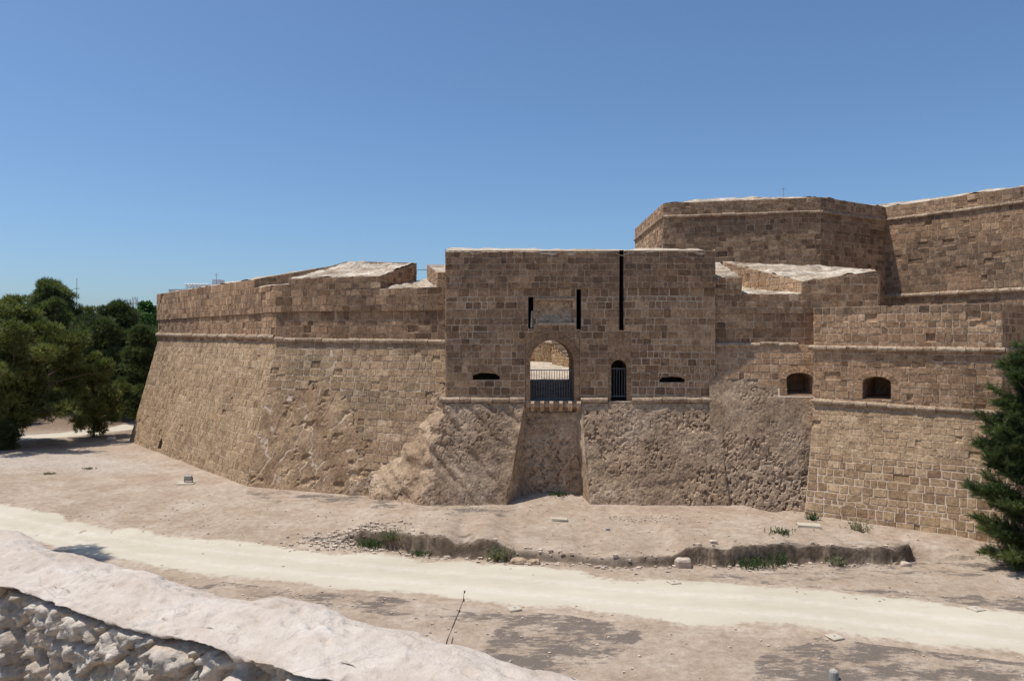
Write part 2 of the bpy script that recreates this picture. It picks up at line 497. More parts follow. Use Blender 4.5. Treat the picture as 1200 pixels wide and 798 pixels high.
def cordon(name, parent, segs, r=.16, mat=None, tint0=.5, sag=0.):
    """a half round moulding in stone lengths along [(p, p, outward normal)] pieces"""
    mb = MB()
    for (a, b, n) in segs:
        a, b, n = np.array(a, float), np.array(b, float), np.array((n[0], n[1], 0.))
        L = np.linalg.norm(b - a); k = max(1, int(L / .85)); e = [i / k for i in range(k + 1)]
        for i in range(1, k): e[i] += random.uniform(-.25, .25) / k
        for s0, s1 in zip(e, e[1:]):
            rr = r * random.uniform(.88, 1.06); dz = random.gauss(0, .012); g = .012 / L
            st = [s0 + g, s0 + (s1 - s0) * .33, s0 + (s1 - s0) * .66, s1 - g]
            ang = [math.pi * q / 7 - math.pi / 2 for q in range(8)]
            P = np.zeros((4, 8, 3))
            for i, s in enumerate(st):
                base = a + (b - a) * s
                for j, q in enumerate(ang):
                    w = rr * random.uniform(.93, 1.05)
                    P[i, j] = base + n * (.02 + w * 1.15 * math.cos(q)) + np.array((0, 0, dz + w * math.sin(q)))
                P[i, 0] -= n * .06; P[i, 7] -= n * .06
            t = min(1, max(0, random.gauss(tint0, .2)))
            mb.grid(P, t)
            for i, fl in ((0, False), (3, True)):
                mb.add(list(P[i]), [tuple(range(8))], t)
    return mb.build(name, mat or M['cordon'], parent)

def top_surface(name, parent, corners, res=.22, amp=.10, mat=None, seed=0, steps=0., skirt=.0):
    """a rough sloping top between front-left, front-right, back-right, back-left corners"""
    c = [np.array(p, float) for p in corners]
    nu = max(3, int(np.linalg.norm(c[1] - c[0]) / res)); nv = max(3, int(np.linalg.norm(c[3] - c[0]) / res))
    S = np.linspace(0, 1, nu)[None, :, None]; T = np.linspace(0, 1, nv)[:, None, None]
    P = (1 - T) * ((1 - S) * c[0] + S * c[1]) + T * ((1 - S) * c[3] + S * c[2])
    h = amp * (fbm(P[..., 0] * .9, P[..., 1] * .9, 0, seed, 4) - .5) * 1.6
    if steps:
        q = fbm(P[..., 0] * .8, P[..., 1] * .8, 0, seed + 40, 4); h = h + 1.5 * steps * (np.floor(q * 6) / 6 - .5)
    h = h + .10 * (fbm(P[..., 0] * 3.2, P[..., 1] * 3.2, 0, seed + 44, 2) - .5)
    P[..., 2] += h
    mb = MB(); mb.grid(P, np.clip(fbm(P[:-1, :-1, 0] * 1.1, P[:-1, :-1, 1] * 1.1, 0, seed + 3) * 2.4 - .7, 0, 1), 0., .75 * sstep(.55, .66, fbm(P[:-1, :-1, 0] * .9, P[:-1, :-1, 1] * .9, 0, seed + 7)))
    return mb.build(name, mat or M['screed'], parent)

def wnoise(seed, lo=.45, hi=.7, k=1.):
    return lambda u, z: float(k * sstep(lo, hi, fbm(u * .35, z * .5, 0, seed, 3)))

# ================================================================== LEFT BASTION
ZR = 9.3; B = .235
C1b, C2b = np.array((-15.4, 45.7)), np.array((-32.3, 66.2))
dA = (C1b - C2b) / np.linalg.norm(C1b - C2b); dB = np.array((.944, -.33)); dC = np.array((-.30, -.954))
_s = 8.5
mA_R, mB_L = miter(C1b, dA, dB, B, B); mC_R, mA_L = miter(C2b, dC, dA, B, B)
nA = np.array((dA[1], -dA[0])); nB = np.array((dB[1], -dB[0])); nC = np.array((dC[1], -dC[0]))
def solve_m(n1, n2, b1, b2): return np.linalg.solve(np.array([n1, n2]), np.array([b1, b2]))
C1 = C1b - _s * solve_m(nA, nB, B, B); C2 = C2b - _s * solve_m(nC, nA, B, B)
tG = (-3.0 - C1[0]) / dB[0]
G0 = C1 + dB * tG                     # runs in behind the gatehouse's left end
C3 = C2 - dC * 26
fA = Face(C2, C1, ZR, B, mA_L, mA_R); fB = Face(C1, G0, ZR, B, mB_L, 0.); fC = Face(C3, C2, ZR, B, 0, mC_R)
vA = Face(C2, C1, ZR); vB = Face(C1, G0, ZR); vC = Face(C3, C2, ZR)

bastion = thing('bastion', (-16, 50, 0), 'angled stone bastion with sloping base left of the gatehouse', 'bastion')
ZB = 9.25      # top of the battered base
def pxof(face, o=0.): 
    def f(u, z):
        P = face.pos(u, z, o); return proj(P[..., 0], P[..., 1], P[..., 2])
    return f
# the eroded zones on the right-hand face, outlined as they are in the stone
PLASTER = [(286, 470), (296, 458), (345, 462), (372, 452), (408, 462), (412, 500), (428, 520), (424, 545), (432, 580), (400, 610), (280, 610), (284, 520)]
ROCKY = [(424, 556), (446, 541), (500, 536), (506, 520), (508, 470), (512, 455), (640, 440), (640, 640), (380, 640), (410, 575)]
pB = pxof(fB)
def zoneB(u, z):
    px, py = pB(u, z)
    wob = 9 * (fbm(np.asarray(u) * 1.6, np.asarray(z) * 1.6, 0, 77, 3) - .5) * 2
    return in_poly(px + wob, py + wob * .8, PLASTER), in_poly(px + wob, py + wob * .8, ROCKY)
def skipB(u, z):
    a, b = zoneB(u, z); return bool(a) or bool(b)
mb = MB()
def mortB(u, z):
    px, py = pB(u, z)
    white = (py < 475) & (px > 285) & (px < 430)
    return float(.85 if white and vnoise(u * .8, z, 0, 5) > .35 else .4 + .5 * sstep(.5, .7, fbm(u * .5, z * .6, 0, 8)))
masonry(mb, fB, .2, ZB, .40, .62, joint=.026, tint0=.45, tints=.2, mortar=mortB, skip=skipB, wob=.03, seed=1, worn=.08, wear=wnoise(3, .5, .75, .5))
# eroded plaster and rock, standing just proud of / behind the ashlar
dp = rockdisp(11, .7, pit=.7); dr = rockdisp(23, 1.1, (.85, .2), pit=.7)
def crack(u, z):
    w = .8 * (fbm(np.asarray(u) * 1.5, np.asarray(z) * 1.5, 0, 31, 3) - .5)
    f1, f2, _ = cell((np.asarray(u) + w) * 1.25, (np.asarray(z) + w * 1.6) * .62, 1.5, 33)
    return 1 - sstep(.04, .10, f2 - f1)
def dplain(U, Z):
    f1, f2, _ = cell(U + .3 * fbm(U, Z, 0, 36), Z, 1.5, 37)
    return .10 * (fbm(U * .6, Z * .6, 0, 34, 3) - .5) + .035 * (fbm(U * 4, Z * 4, 0, 35, 3, .6) - .5) - .10 * sstep(.62, .76, fbm(U * 1.3, Z * 1.6, 0, 38, 3)) - .02 * crack(U, Z)
def dispB(U, Z):
    a, b = zoneB(U, Z)
    return np.where(b, dr(U, Z) + .06, -.08)
def dispPl(U, Z):
    a, b = zoneB(U, Z)
    return np.where(a, dplain(U, Z) + .03, -.05)
def keepB(U, Z):
    a, b = zoneB(U, Z); k = a | b
    g = k.copy(); g[1:] |= k[:-1]; g[:-1] |= k[1:]; g[:, 1:] |= k[:, :-1]; g[:, :-1] |= k[:, 1:]
    return g
rb = MB(); pb_ = MB()
def mortPl(U, Z):
    a, b = zoneB(U, Z); return np.where(a & ~b, crack(U, Z) * .9 * sstep(.44, .56, fbm(U * .8, Z * .8, 0, 39)), 0.)
roughpatch(rb, fB, .2, 8.2, dispB, .06, seed=11, tintf=lambda U, Z: fbm(U * .7, Z * .7, 0, 3) * .9 + .04)
roughpatch(pb_, fB, .2, 8.2, dispPl, .06, mortf=mortPl, seed=12, tintf=lambda U, Z: fbm(U * 1.1, Z * 1.1, 0, 4) * 1.1 - .12)
pb_.build('plaster_patch', M['warm'], bastion)
# left-hand face: warmer, better kept, with a drain hole at the foot
uD = fA.u_at(189, 1.6); drain = arch_outline(uD - .42, uD + .42, 1.05, 1.55, .42)
masonry(mb, fA, .2, ZB, .40, .62, joint=.02, tint0=.5, tints=.16, mortar=lambda u, z: .35 + .35 * float(vnoise(u * .3, z * .4, 0, 6)), wob=.03, seed=2, worn=.03,
        rects=[(uD - .42, 1.05, uD + .42, 1.97)], wear=wnoise(14, .55, .8, .4))
masonry(mb, fC, .2, ZB, .40, .62, seed=3)
mb.build('battered_base', M['warm'], bastion)
rb.build('eroded_base', M['rock'], bastion)
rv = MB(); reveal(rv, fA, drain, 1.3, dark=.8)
for sgn in (-1, 1):
    q = [(uD + sgn * .42, 1.97)] + [(uD + sgn * .42 * math.cos(a), 1.55 + .42 * math.sin(a)) for a in (0, .5, 1.0, 1.57)]
    put_block(rv, fA, q if sgn > 0 else q[::-1], .01, .03, .5, .4, 0., .002, cut=.01)
rv.build('drain_hole', M['warm'], bastion)
# upright wall above the cordon, parapet courses standing proud above the ledge
mb = MB(); ZL = 11.0; ZT = 13.0
masonry(mb, vB, ZB, ZL, .40, .6, joint=.02, tint0=.33, tints=.2, mortar=.35, wob=.03, seed=4, wear=wnoise(21, .4, .7, .75))
masonry(mb, vA, ZB, ZL, .40, .6, joint=.02, tint0=.45, tints=.2, mortar=.35, wob=.03, seed=5, wear=wnoise(22, .5, .7, .6))
masonry(mb, vC, ZB, ZL, .40, .6, seed=6)
mb.build('upper_wall', M['stone'], bastion)
cl = at
zc = lambda p, z: (p[0], p[1], z)
cordon('cordon', bastion, [(zc(C3, 9.8), zc(C2, 9.8), nC)], .15)
cordon('cordon', bastion, [(zc(C2, 9.78), zc(C1 - dA * .2, 9.5), nA)], .17)
cordon('cordon', bastion, [(zc(C1 - dB * .1, 9.35), zc(G0, 9.2), nB)], .15)
# parapet: merlons and embrasures on top
oP = .09
def vface(p0, p1, o=oP):
    f = Face(p0, p1); q = f.n * o
    return Face(np.array(p0) + q, np.array(p1) + q)
mb = MB()
zSill = 12.3
eA = vA.u_at(298); e1 = vB.u_at(338); e2 = vB.u_at(446); e3 = vB.u_at(513)
corn = solve_m(nA, nB, oP, oP); cornC = solve_m(nC, nA, oP, oP)
PA0, PA1, PB1 = C2 + cornC, C1 + corn, G0 + nB * oP
wA, wB = Face(PA0, PA1), Face(PA1, PB1)
wC = Face(C3 + nC * oP, PA0)
uA = wA.u_at(298); u1, u2, u3 = wB.u_at(338), wB.u_at(446), wB.u_at(513)
zSmall = 12.65
masonry(mb, wA, ZL, zSmall, .38, .6, joint=.02, tint0=.45, mortar=.35, wob=.03, seed=7, wear=wnoise(24, .45, .7, .6))
masonry(mb, wA, zSmall, 13.2, .4, .6, joint=.02, tint0=.45, mortar=.35, wob=.03, seed=8, u1=uA, wear=wnoise(24, .45, .7, .6))
masonry(mb, wB, ZL, zSill, .38, .6, joint=.02, tint0=.36, mortar=.35, wob=.03, seed=9, wear=wnoise(25, .4, .7, .75))
masonry(mb, wB, zSill, zSmall, .4, .6, joint=.02, tint0=.36, seed=10, u1=u2, wear=wnoise(25, .4, .7, .75))
masonry(mb, wB, zSmall, ZT, .4, .6, joint=.02, tint0=.36, seed=11, u0=u1, u1=u2, wear=wnoise(25, .4, .7, .75))
masonry(mb, wB, zSill, ZT + .1, .37, .55, joint=.02, tint0=.36, seed=12, u0=u3, wear=wnoise(25, .4, .7, .75))
masonry(mb, wC, ZL, 13.2, .4, .6, seed=13)
mb.add([vB.pos(0, ZL, -.02), vB.pos(vB.L, ZL, -.02), wB.pos(wB.L, ZL, .02), wB.pos(0, ZL, .02)], [(0, 3, 2, 1)], .3)
mb.add([vA.pos(0, ZL, -.02), vA.pos(vA.L, ZL, -.02), wA.pos(wA.L, ZL, .02), wA.pos(0, ZL, .02)], [(0, 3, 2, 1)], .3)
par = mb.build('parapet', M['stone'], bastion)
def P3(p, z): return np.array((p[0], p[1], z))
kb = 6.0
bA0 = PA0 - nA * 3.0 + dA * 1.5; bA1 = wA.pos(uA, 0)[:2] - nA * kb
# long left parapet top
top_surface('parapet_top', bastion, [P3(PA0, 13.2), wA.pos(uA, 13.2, 0), P3(bA1, 14.5), P3(bA0, 13.7)], .25, .12, seed=3, steps=.18)
def wallquad(mb, a, b, za0, za1, zb0, zb1, ch=.38, **k):
    """a masonry cheek from plan point a to b whose bottom and top may slope"""
    f = Face(a, b); z0, z1 = min(za0, zb0), max(za1, zb1)
    cl_ = []
    s = (zb1 - za1) / f.L; cl_.append((-s, 1, za1))
    s = (zb0 - za0) / f.L; cl_.append((s, -1, -za0))
    masonry(mb, f, z0, z1, ch, .5, clips=cl_, **k)
ck = MB()
# small embrasure over the corner
a0 = wA.pos(uA, 0)[:2]; wallquad(ck, a0, bA1, zSmall, 13.2, 13.6, 14.5, tint0=.5, seed=1)
m1 = wB.pos(u1, 0)[:2]; m1b = m1 - nB * kb + dB * .4
wallquad(ck, m1b, m1, 13.7, 14.6, zSmall, ZT, tint0=.6, seed=2)
top_surface('embrasure_floor', bastion, [P3(a0, zSmall), P3(m1, zSmall), P3(m1b, 13.7), P3(bA1, 13.6)], .22, .08, seed=5)
# main merlon
m2 = wB.pos(u2, 0)[:2]; m2b = np.array(at(488, 309, 50.6)[:2]); zm2 = at(488, 308, 50.6)[2]
top_surface('merlon_top', bastion, [P3(m1, ZT), P3(m2, ZT + .02), P3(m2b, zm2), P3(m1b, 14.6)], .2, .12, seed=9, steps=.26)
wallquad(ck, m2, m2b, zSill, ZT + .02, zm2 - 1.15, zm2, tint0=.3, seed=3)
wallquad(ck, m2b, m1b, 10.5, zm2, 10.5, 14.6, seed=4)
wallquad(ck, m1b, bA1, 10.5, 13.7, 10.5, 13.6, seed=5); wallquad(ck, bA1, bA0, 10.5, 14.2, 10.5, 13.3, seed=6)
# large embrasure and the little merlon beside the gatehouse
m3 = wB.pos(u3, 0)[:2]; m3b = np.array(at(500.5, 309, 50.2)[:2]); zm3 = at(500.5, 310, 50.2)[2]
top_surface('embrasure_floor', bastion, [P3(m2, zSill), P3(m3, zSill), P3(m3b, zm3 - .95), P3(m2b, zm2 - 1.15)], .2, .10, seed=15, steps=.2)
wallquad(ck, m3b, m3, zm3 - .95, zm3, zSill, ZT + .1, tint0=.65, seed=7)
gE = np.array((-2.2, 50.2))
top_surface('merlon_top', bastion, [P3(m3, ZT + .1), P3(PB1, ZT + .1), P3(gE, zm3), P3(m3b, zm3)], .25, .08, seed=19)
wallquad(ck, gE, m2b, 10.5, zm3 - .95, 10.5, zm2 - 1.15, seed=8)
ck.build('embrasure_cheek', M['stone'], bastion)
# earth fill behind the parapet
tf = MB(); tf.add([P3(C3, 11.6), P3(bA0 + (-.5, 0), 11.6), P3(bA1, 11.8), P3(m2b, 12), (-2.2, 50.2, 12), (-2.2, 62, 11.6), (-14, 92, 11.6)], [(0, 1, 2, 3, 4, 5, 6)])
tf.add([(-2.2, 46, 5), (-2.2, 62, 5), (-2.2, 62, 11.6), (-2.2, 46, 12)], [(0, 1, 2, 3)])
tf.add([(-2.2, 62, 0), (-14, 92, 0), (-14, 92, 11.6), (-2.2, 62, 11.6)], [(0, 1, 2, 3)])
tf.build('terreplein', M['screed'], bastion)

# ================================================================== GATEHOUSE
gate = thing('gatehouse', (3.6, 42, .7), 'square stone gatehouse with arched gate, wicket and tall slits', 'gatehouse')
GY = 42.0; GX0, GX1 = (522 - 600) / F * GY, (838 - 600) / F * GY
gf = Face((GX0, GY), (GX1, GY), ZR)
U = lambda px: (px - 600) / F * GY - GX0
Zp = lambda py: E - (py - HZ) / F * GY
zS = Zp(470)                    # string course level
zGT = Zp(294); zLedge = Zp(338)
mb = MB()
ga = (U(621.5), U(673)); gc = sum(ga) / 2; gr = (ga[1] - ga[0]) / 2; zs = Zp(424.5)
wk = (U(716), U(734.5)); wc = sum(wk) / 2; wr = (wk[1] - wk[0]) / 2; zw = Zp(431)
gateR = (U(615), zS, U(680), Zp(389)); wickR = (U(712), zS, U(740), Zp(389))
slot1 = (U(619), Zp(385), U(625), Zp(348)); slot2 = (U(675.5), Zp(386), U(681), Zp(339)); slot3 = (U(725.5), Zp(387), U(730.5), zGT)
panel = (U(630), Zp(378), U(671), Zp(352.5))
lp1 = (U(553), Zp(445), U(586), Zp(437)); lp2 = (U(772), Zp(448), U(803), Zp(441))
rects = [gateR, wickR]; small = [slot1, slot2, slot3, panel, lp1, lp2]
wr_g = lambda u, z: float(.75 * sstep(.42, .7, fbm(u * .45, z * .6, 0, 41, 3)))
masonry(mb, gf, zS - .15, zLedge, .365, .52, rects=rects, holes=small, depth=.02, joint=.033, tint0=.42, tints=.2, mortar=lambda u, z: .4 + .5 * float(sstep(.4, .62, fbm(u * .4 + .2 * u, z * .5, 0, 44))), wob=.03, seed=20, worn=.04, wear=wr_g)
masonry(mb, gf, zLedge, zGT, .36, .5, holes=small, depth=.02, joint=.024, tint0=.36, tints=.17, mortar=.35, wob=.03, seed=21, worn=.10, o=.07, wear=lambda u, z: float(.8 * sstep(.38, .65, fbm(u * .5, z * .7, 0, 46, 3))))
mb.add([gf.pos(a, zLedge, q) for a, q in ((0, -.01), (slot3[0], -.01), (slot3[0], .08), (0, .08))], [(0, 1, 2, 3)], .3)
mb.add([gf.pos(a, zLedge, q) for a, q in ((slot3[2], -.01), (gf.L, -.01), (gf.L, .08), (slot3[2], .08))], [(0, 1, 2, 3)], .3)
# sides and back
sideR = Face((GX1, GY), (GX1, 46.0)); sideL = Face((GX0, 46.0), (GX0, GY))
for f, sd in ((sideR, 22), (sideL, 23)): masonry(mb, f, zS - 3, zGT + .1, .37, .55, seed=sd, tint0=.4)
mb.build('facade', M['stone'], gate)
bk = Face((GX1, 46.0), (GX0, 46.0))
mb = MB(); ub = lambda x: GX1 - x
masonry(mb, bk, 5.5, zGT, .4, .6, rects=[(ub(GX0 + ga[1]) - .3, 5.5, ub(GX0 + ga[0]) + .3, 10.6)], seed=24); mb.build('rear_wall', M['stone'], gate)
# gate surround, sunk slightly: jamb stones, ring stones and the filling above
mb = MB(); oS = -.05; Rg = gr + .42
for (a, b) in ((gateR[0], ga[0]), (ga[1], gateR[2])):
    masonry(mb, gf, zS, zs, .42, .5, u0=a, u1=b, o=oS, joint=.012, tint0=.3, tints=.08, mortar=.25, seed=25, worn=0)
voussoirs(mb, gf, gc, zs, gr, Rg, 11, tint=.16, o=oS)
ring_back(mb, gf, gc, zs, gr + .01, Rg + .30, oS - .012)
masonry(mb, gf, zs, gateR[3], .40, .5, u0=gateR[0], u1=gateR[2], arcs=[(gc, zs, Rg)], o=oS, joint=.012, tint0=.3, tints=.08, mortar=.25, seed=26, worn=0)
reveal(mb, gf, [(gateR[0], gateR[1]), (gateR[2], gateR[1]), (gateR[2], gateR[3]), (gateR[0], gateR[3])], .07, close=False)
mb.build('gate_surround', M['stone'], gate)
ps = MB(); out = arch_outline(*ga, zS - .6, zs, n=14); reveal(ps, gf, out, 4.05, o=oS, close=False, tint=.3)
ps.build('gate_passage', M['stone'], gate)
mb = MB(); Rw = wr + .30; oW = -.04
for (a, b) in ((wickR[0], wk[0]), (wk[1], wickR[2])):
    masonry(mb, gf, zS, zw, .40, .5, u0=a, u1=b, o=oW, joint=.012, tint0=.32, tints=.08, seed=27, worn=0, mortar=.25)
voussoirs(mb, gf, wc, zw, wr, Rw, 7, tint=.32, o=oW)
ring_back(mb, gf, wc, zw, wr + .01, Rw + .2, oW - .012)
masonry(mb, gf, zw, wickR[3], .38, .5, u0=wickR[0], u1=wickR[2], arcs=[(wc, zw, Rw)], o=oW, joint=.012, tint0=.32, tints=.1, seed=28, worn=0, mortar=.25)
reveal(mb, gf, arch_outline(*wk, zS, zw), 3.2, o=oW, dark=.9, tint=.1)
mb.build('wicket_surround', M['stone'], gate)
# slits and loopholes
def slit(name, r, depth=1.6, o=0.):
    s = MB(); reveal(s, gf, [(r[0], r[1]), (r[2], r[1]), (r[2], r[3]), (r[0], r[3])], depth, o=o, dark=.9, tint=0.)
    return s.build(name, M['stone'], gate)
for r in (slot1, slot2): slit('drawbridge_slot', r, 2.2)
slit('tall_slit', (slot3[0], slot3[1], slot3[2], zGT + .02), 2.2, .07)
for r in (lp1, lp2):
    s = MB(); a, z0, b, z1 = r; c = (a + b) / 2
    hh = z1 - z0; out = arch_outline(a + .03, b - .03, z0, z0 + hh * .5, hh * .5, 8)
    out = [(u + random.gauss(0, .02), z + random.gauss(0, .018)) for u, z in out]
    reveal(s, gf, out, 1.3, dark=.9, tint=0., splay=.9)
    top = out[2:]
    for q0, q1 in zip(top, top[1:]): s.add(gf.pos([q1[0], q0[0], q0[0], q1[0]], [q1[1], q0[1], z1 + .02, z1 + .02], .008), [(0, 1, 2, 3)], .35)
    s.add(list(gf.pos([a, a, out[-1][0], out[0][0]], [z0, z1, out[-1][1], z0], .008)), [(0, 3, 2, 1)], .35); s.add(list(gf.pos([b, b, out[2][0], out[1][0]], [z0, z1, out[2][1], z0], .008)), [(0, 1, 2, 3)], .35)
    s.build('loophole', M['stone'], gate)
# blank coat of arms panel
s = MB(); reveal(s, gf, [(panel[0], panel[1]), (panel[2], panel[1]), (panel[2], panel[3]), (panel[0], panel[3])], .22, tint=.55, close=False)
roughpatch(s, gf, panel[1], panel[3], lambda u, z: -.16 + .5 * rockdisp(61)(u, z) + .10 * sstep(Zp(370), Zp(374), z), .06, uL=lambda z: panel[0], uR=lambda z: panel[2], seed=61, tintf=lambda u, z: .78 + .9 * (fbm(u * 2, z * 2, 0, 62) - .5))
s.box((GX0 + (panel[0] + panel[2]) / 2, GY - .06, panel[3] + .07), (panel[2] - panel[0] + .3, .2, .13), tint=.45)
s.box((GX0 + (panel[0] + panel[2]) / 2 + .1, GY - .05, panel[1] - .09), (panel[2] - panel[0] + .1, .18, .16), tint=.75)
s.build('arms_panel', M['rock'], gate)
bm_ = MB(); bm_.tube([(GX0 + slot1[0] + .17, GY + .05, slot1[1] + .05), (GX0 + slot1[0] + .22, GY + .2, slot1[1] + .95)], .06, 6); bm_.build('beam_stub', M['plate'], gate)
# roof with a pale lime edge
rf = MB(); 
xs = np.linspace(GX0 - .02, GX1 + .02, 60); ys = np.array([GY - .11, GY - .09, GY - .02, GY + .6, GY + 2, GY + 3.2, 46.05])
P = np.zeros((len(ys), len(xs), 3))
for i, y in enumerate(ys):
    P[i, :, 0] = xs; P[i, :, 1] = y
    edge = (.10, .03, 0, 0, 0, 0, 0)[i]
    zt = zGT + .04 - .16 * (xs - GX0) / 14.4 + .16 * (y - GY).clip(0) - edge
    n_ = fbm(xs * 1.3, y + xs * 0, 0, 71, 4)
    P[i, :, 2] = zt + .10 * (n_ - .5) - .16 * (1 if i < 4 else .3) * sstep(.6, .68, vnoise(xs * 1.9, 0, 0, 76)) * sstep(.45, .6, vnoise(xs * .5, 0, 0, 77)) + .05 * np.where(vnoise(xs * .35, 0, 0, 74) > .5, 1, -.6)
P[0, :, 2] = zGT - .09
gap = (xs > GX0 + slot3[0] - .15) & (xs < GX0 + slot3[2] + .05); P[:4, gap, 2] -= .15
rf.grid(P, np.clip(fbm(P[:-1, :-1, 0], P[:-1, :-1, 1], 0, 72), 0, 1)); rf.build('roof', M['screed'], gate)
# cordon under the facade, in three pieces
cz = zS + .05
for a, b in ((515, 615), (680, 712), (740, 841)):
    cordon('cordon', gate, [((((a - 600) / F) * GY, GY - .02, cz), (((b - 600) / F) * GY, GY - .02, cz), (0, -1))], .175)
cordon('cordon', gate, [((U(712) + GX0, GY - .02, cz - .13), (U(740) + GX0, GY - .02, cz - .13), (0, -1))], .1)
# battered base: two blocks with the drawbridge recess between them
bG = 1.38 / 5.4
bf = Face((GX0 - 4.2, GY - .11), (GX1, GY - .11), zS, bG, 0., .07)
xL = lambda z: (615 - 600) / F * GY - (zS - z) / 5.3 * .99 - bf.p0[0]
xR = lambda z: (681 - 600) / F * GY + (zS - z) / 5.3 * .30 - bf.p0[0]
d1 = rockdisp(81, .9, (.85, .20), pit=.7); d2 = rockdisp(91, .9, pit=1.1)
zb0 = .1; zb1 = zS - .12
def edge_fade(f, lo=None, hi=None):
    def g(U_, Z_):
        h = f(U_, Z_)
        if lo: h = h * sstep(0, .12, U_ - np.vectorize(lo)(Z_)) 
        if hi: h = h * sstep(-.02, .10, np.vectorize(hi)(Z_) - U_) + .05 * sstep(.5, 0, np.vectorize(hi)(Z_) - U_)
        return h
    return g
def d1w(U_, Z_):       # the left block runs back into the bastion beside it
    return d1(U_, Z_) - (.50 + 1.5 * np.clip(Z_ / 6, 0, 1) ** 2) * np.clip(3.3 + .8 * np.clip(Z_ / 6, 0, 1) - U_ + 1.2 * (fbm(U_ * .9, Z_ * .9, 0, 88, 3) - .5), 0, 9)
s = MB(); roughpatch(s, bf, zb0, zb1, edge_fade(d1w, None, xL), .05, uL=lambda z: 0., uR=xL, seed=81, tintf=lambda u, z: fbm(u * .8, z * .8, 0, 83) * 1.1 - .05)
def cheek(s, xf, xb, flip, seed):
    n1, n2 = 60, 22; Z = np.linspace(zb0, zb1, n1)[:, None]; T = np.linspace(0, 1, n2)[None, :]
    fp = np.array([bf.pos(xf(z), z) for z in Z[:, 0]])[:, None, :]; bp = np.array([(xb(z), GY + .3, z) for z in Z[:, 0]])[:, None, :]
    P = fp + (bp - fp) * T[..., None]; nn = .16 * (fbm(Z * 1.5, T * 3, 0, seed) - .5) * np.minimum(1, 6 * T)
    P[..., 0] += nn; s.grid(P, np.clip(fbm(Z[:-1] * 1.2, T[:, :-1] * 2, 0, seed + 1), 0, 1), flip=flip)
cheek(s, xL, lambda z: bf.p0[0] + xL(z) + .12 + .75 * (zS - z) / 5.3, False, 84)
s.build('battered_block', M['rock'], gate)
s = MB(); roughpatch(s, bf, zb0, zb1, edge_fade(d2, xR, bf.uR), .05, uL=xR, uR=bf.uR, seed=91, tintf=lambda u, z: fbm(u * .8, z * .8, 0, 93) * .9)
cheek(s, xR, lambda z: bf.p0[0] + xR(z) - .3, True, 94)
rs = Face((bf.p0[0] + bf.L, GY - .05), (bf.p0[0] + bf.L, GY + 1.5))
P = np.zeros((40, 12, 3)); 
for i, z in enumerate(np.linspace(zb0, zb1, 40)):
    a = bf.pos(bf.uR(z), z); b_ = np.array((a[0] - .05, GY + 1.2, z)); 
    for j in range(12): P[i, j] = a + (b_ - a) * j / 11
P[..., 0] += .06 * (fbm(P[..., 1] * 2, P[..., 2] * 2, 0, 95) - .5) * np.linspace(0, 1, 12); s.grid(P)
s.build('battered_block', M['rock'], gate)
# recess wall with the corbels that carried the drawbridge
nf = Face((.2, GY + .15), (4.4, GY + .15)); s = MB()
roughpatch(s, nf, .1, zS - .05, lambda u, z: 1.0 * rockdisp(101)(u, z) + .10 * sstep(2.2, 1.2, z), .05, seed=101, wearf=lambda u, z: .5 * sstep(.5, .7, fbm(u, z * .4, 0, 104)))
s.build('drawbridge_recess', M['rock'], gate)
sl = MB(); sl.box((2.2, GY + .2, zS - .2), (2.9, .5, .25), tint=.6); sl.build('gate_sill', M['rock'], gate)
for px in (624, 635, 646, 657, 668, 678):
    s = MB(); x = (px - 600) / F * GY; pr = []
    for (y, z) in ((0, .14), (-.33, .12), (-.43, .02), (-.40, -.15), (-.22, -.32), (0, -.5)): pr.append((GY + .15 + y, zS - .12 + z))
    k = len(pr); w = .10
    V = [(x - w + random.gauss(0, .008), y, z) for y, z in pr] + [(x + w + random.gauss(0, .008), y, z) for y, z in pr]
    s.add(V, [tuple(range(k)), tuple(range(2 * k - 1, k - 1, -1))] + [(i, k + i, k + (i + 1) % k, (i + 1) % k) for i in range(k)], .75)
    s.build('corbel', M['rock'], gate)
# iron railing in the gate and grille in the wicket
def bars(name, x0, x1, z0, z1, y, n, r=.016):
    s = MB()
    for z in (z0 + .1, z1): s.box(((x0 + x1) / 2, y, z), (x1 - x0, .045, .05))
    for i in range(n):
        x = x0 + (x1 - x0) * (i + .5) / n; s.tube([(x, y - .004, z0), (x, y - .004, z1)], r, 6)
    return s.build(name, M['iron'], gate)
bars('gate_railing', GX0 + ga[0], GX0 + ga[1], zS - .02, Zp(434), GY + .45, 17)
bars('wicket_grille', GX0 + wk[0], GX0 + wk[1], zS + .15, zw - .05, GY + .35, 6)

# ================================================================== RIGHT-HAND FLANK WALL
R0 = np.array((10.6, 42.44)); dR = np.array((.9928, -.12)); bR = .20
R1 = R0 + dR * 8.75
flank = thing('flank_wall', (14.5, 42, .6), 'stone flank wall with arched gun port between gatehouse and low bastion', 'wall')
rfc = Face(R0, R1, ZR, bR); rv_ = Face(R0, R1, ZR); nR = rv_.n
zCr = 9.07
pR = pxof(rfc)
w1 = (rfc.u_at(922, 7.), rfc.z_at(937, 463), rfc.u_at(953, 7.), rfc.z_at(937, 444)); w1c = (w1[0] + w1[2]) / 2
w1zone = (w1[0] - .4, w1[1] - .05, w1[2] + .35, w1[3] + .75)
def rockR(u, z):
    px, py = pR(u, z); w = 10 * (fbm(np.asarray(u) * 1.5, np.asarray(z) * 1.5, 0, 121, 3) - .5)
    return py + w > np.where(px < 905, 444 + (px - 860) * .12, 449 + (px - 905) * .35)
mb = MB()
mR = lambda u, z: .35 + .3 * float(vnoise(u * .5, z * .5, 0, 9))
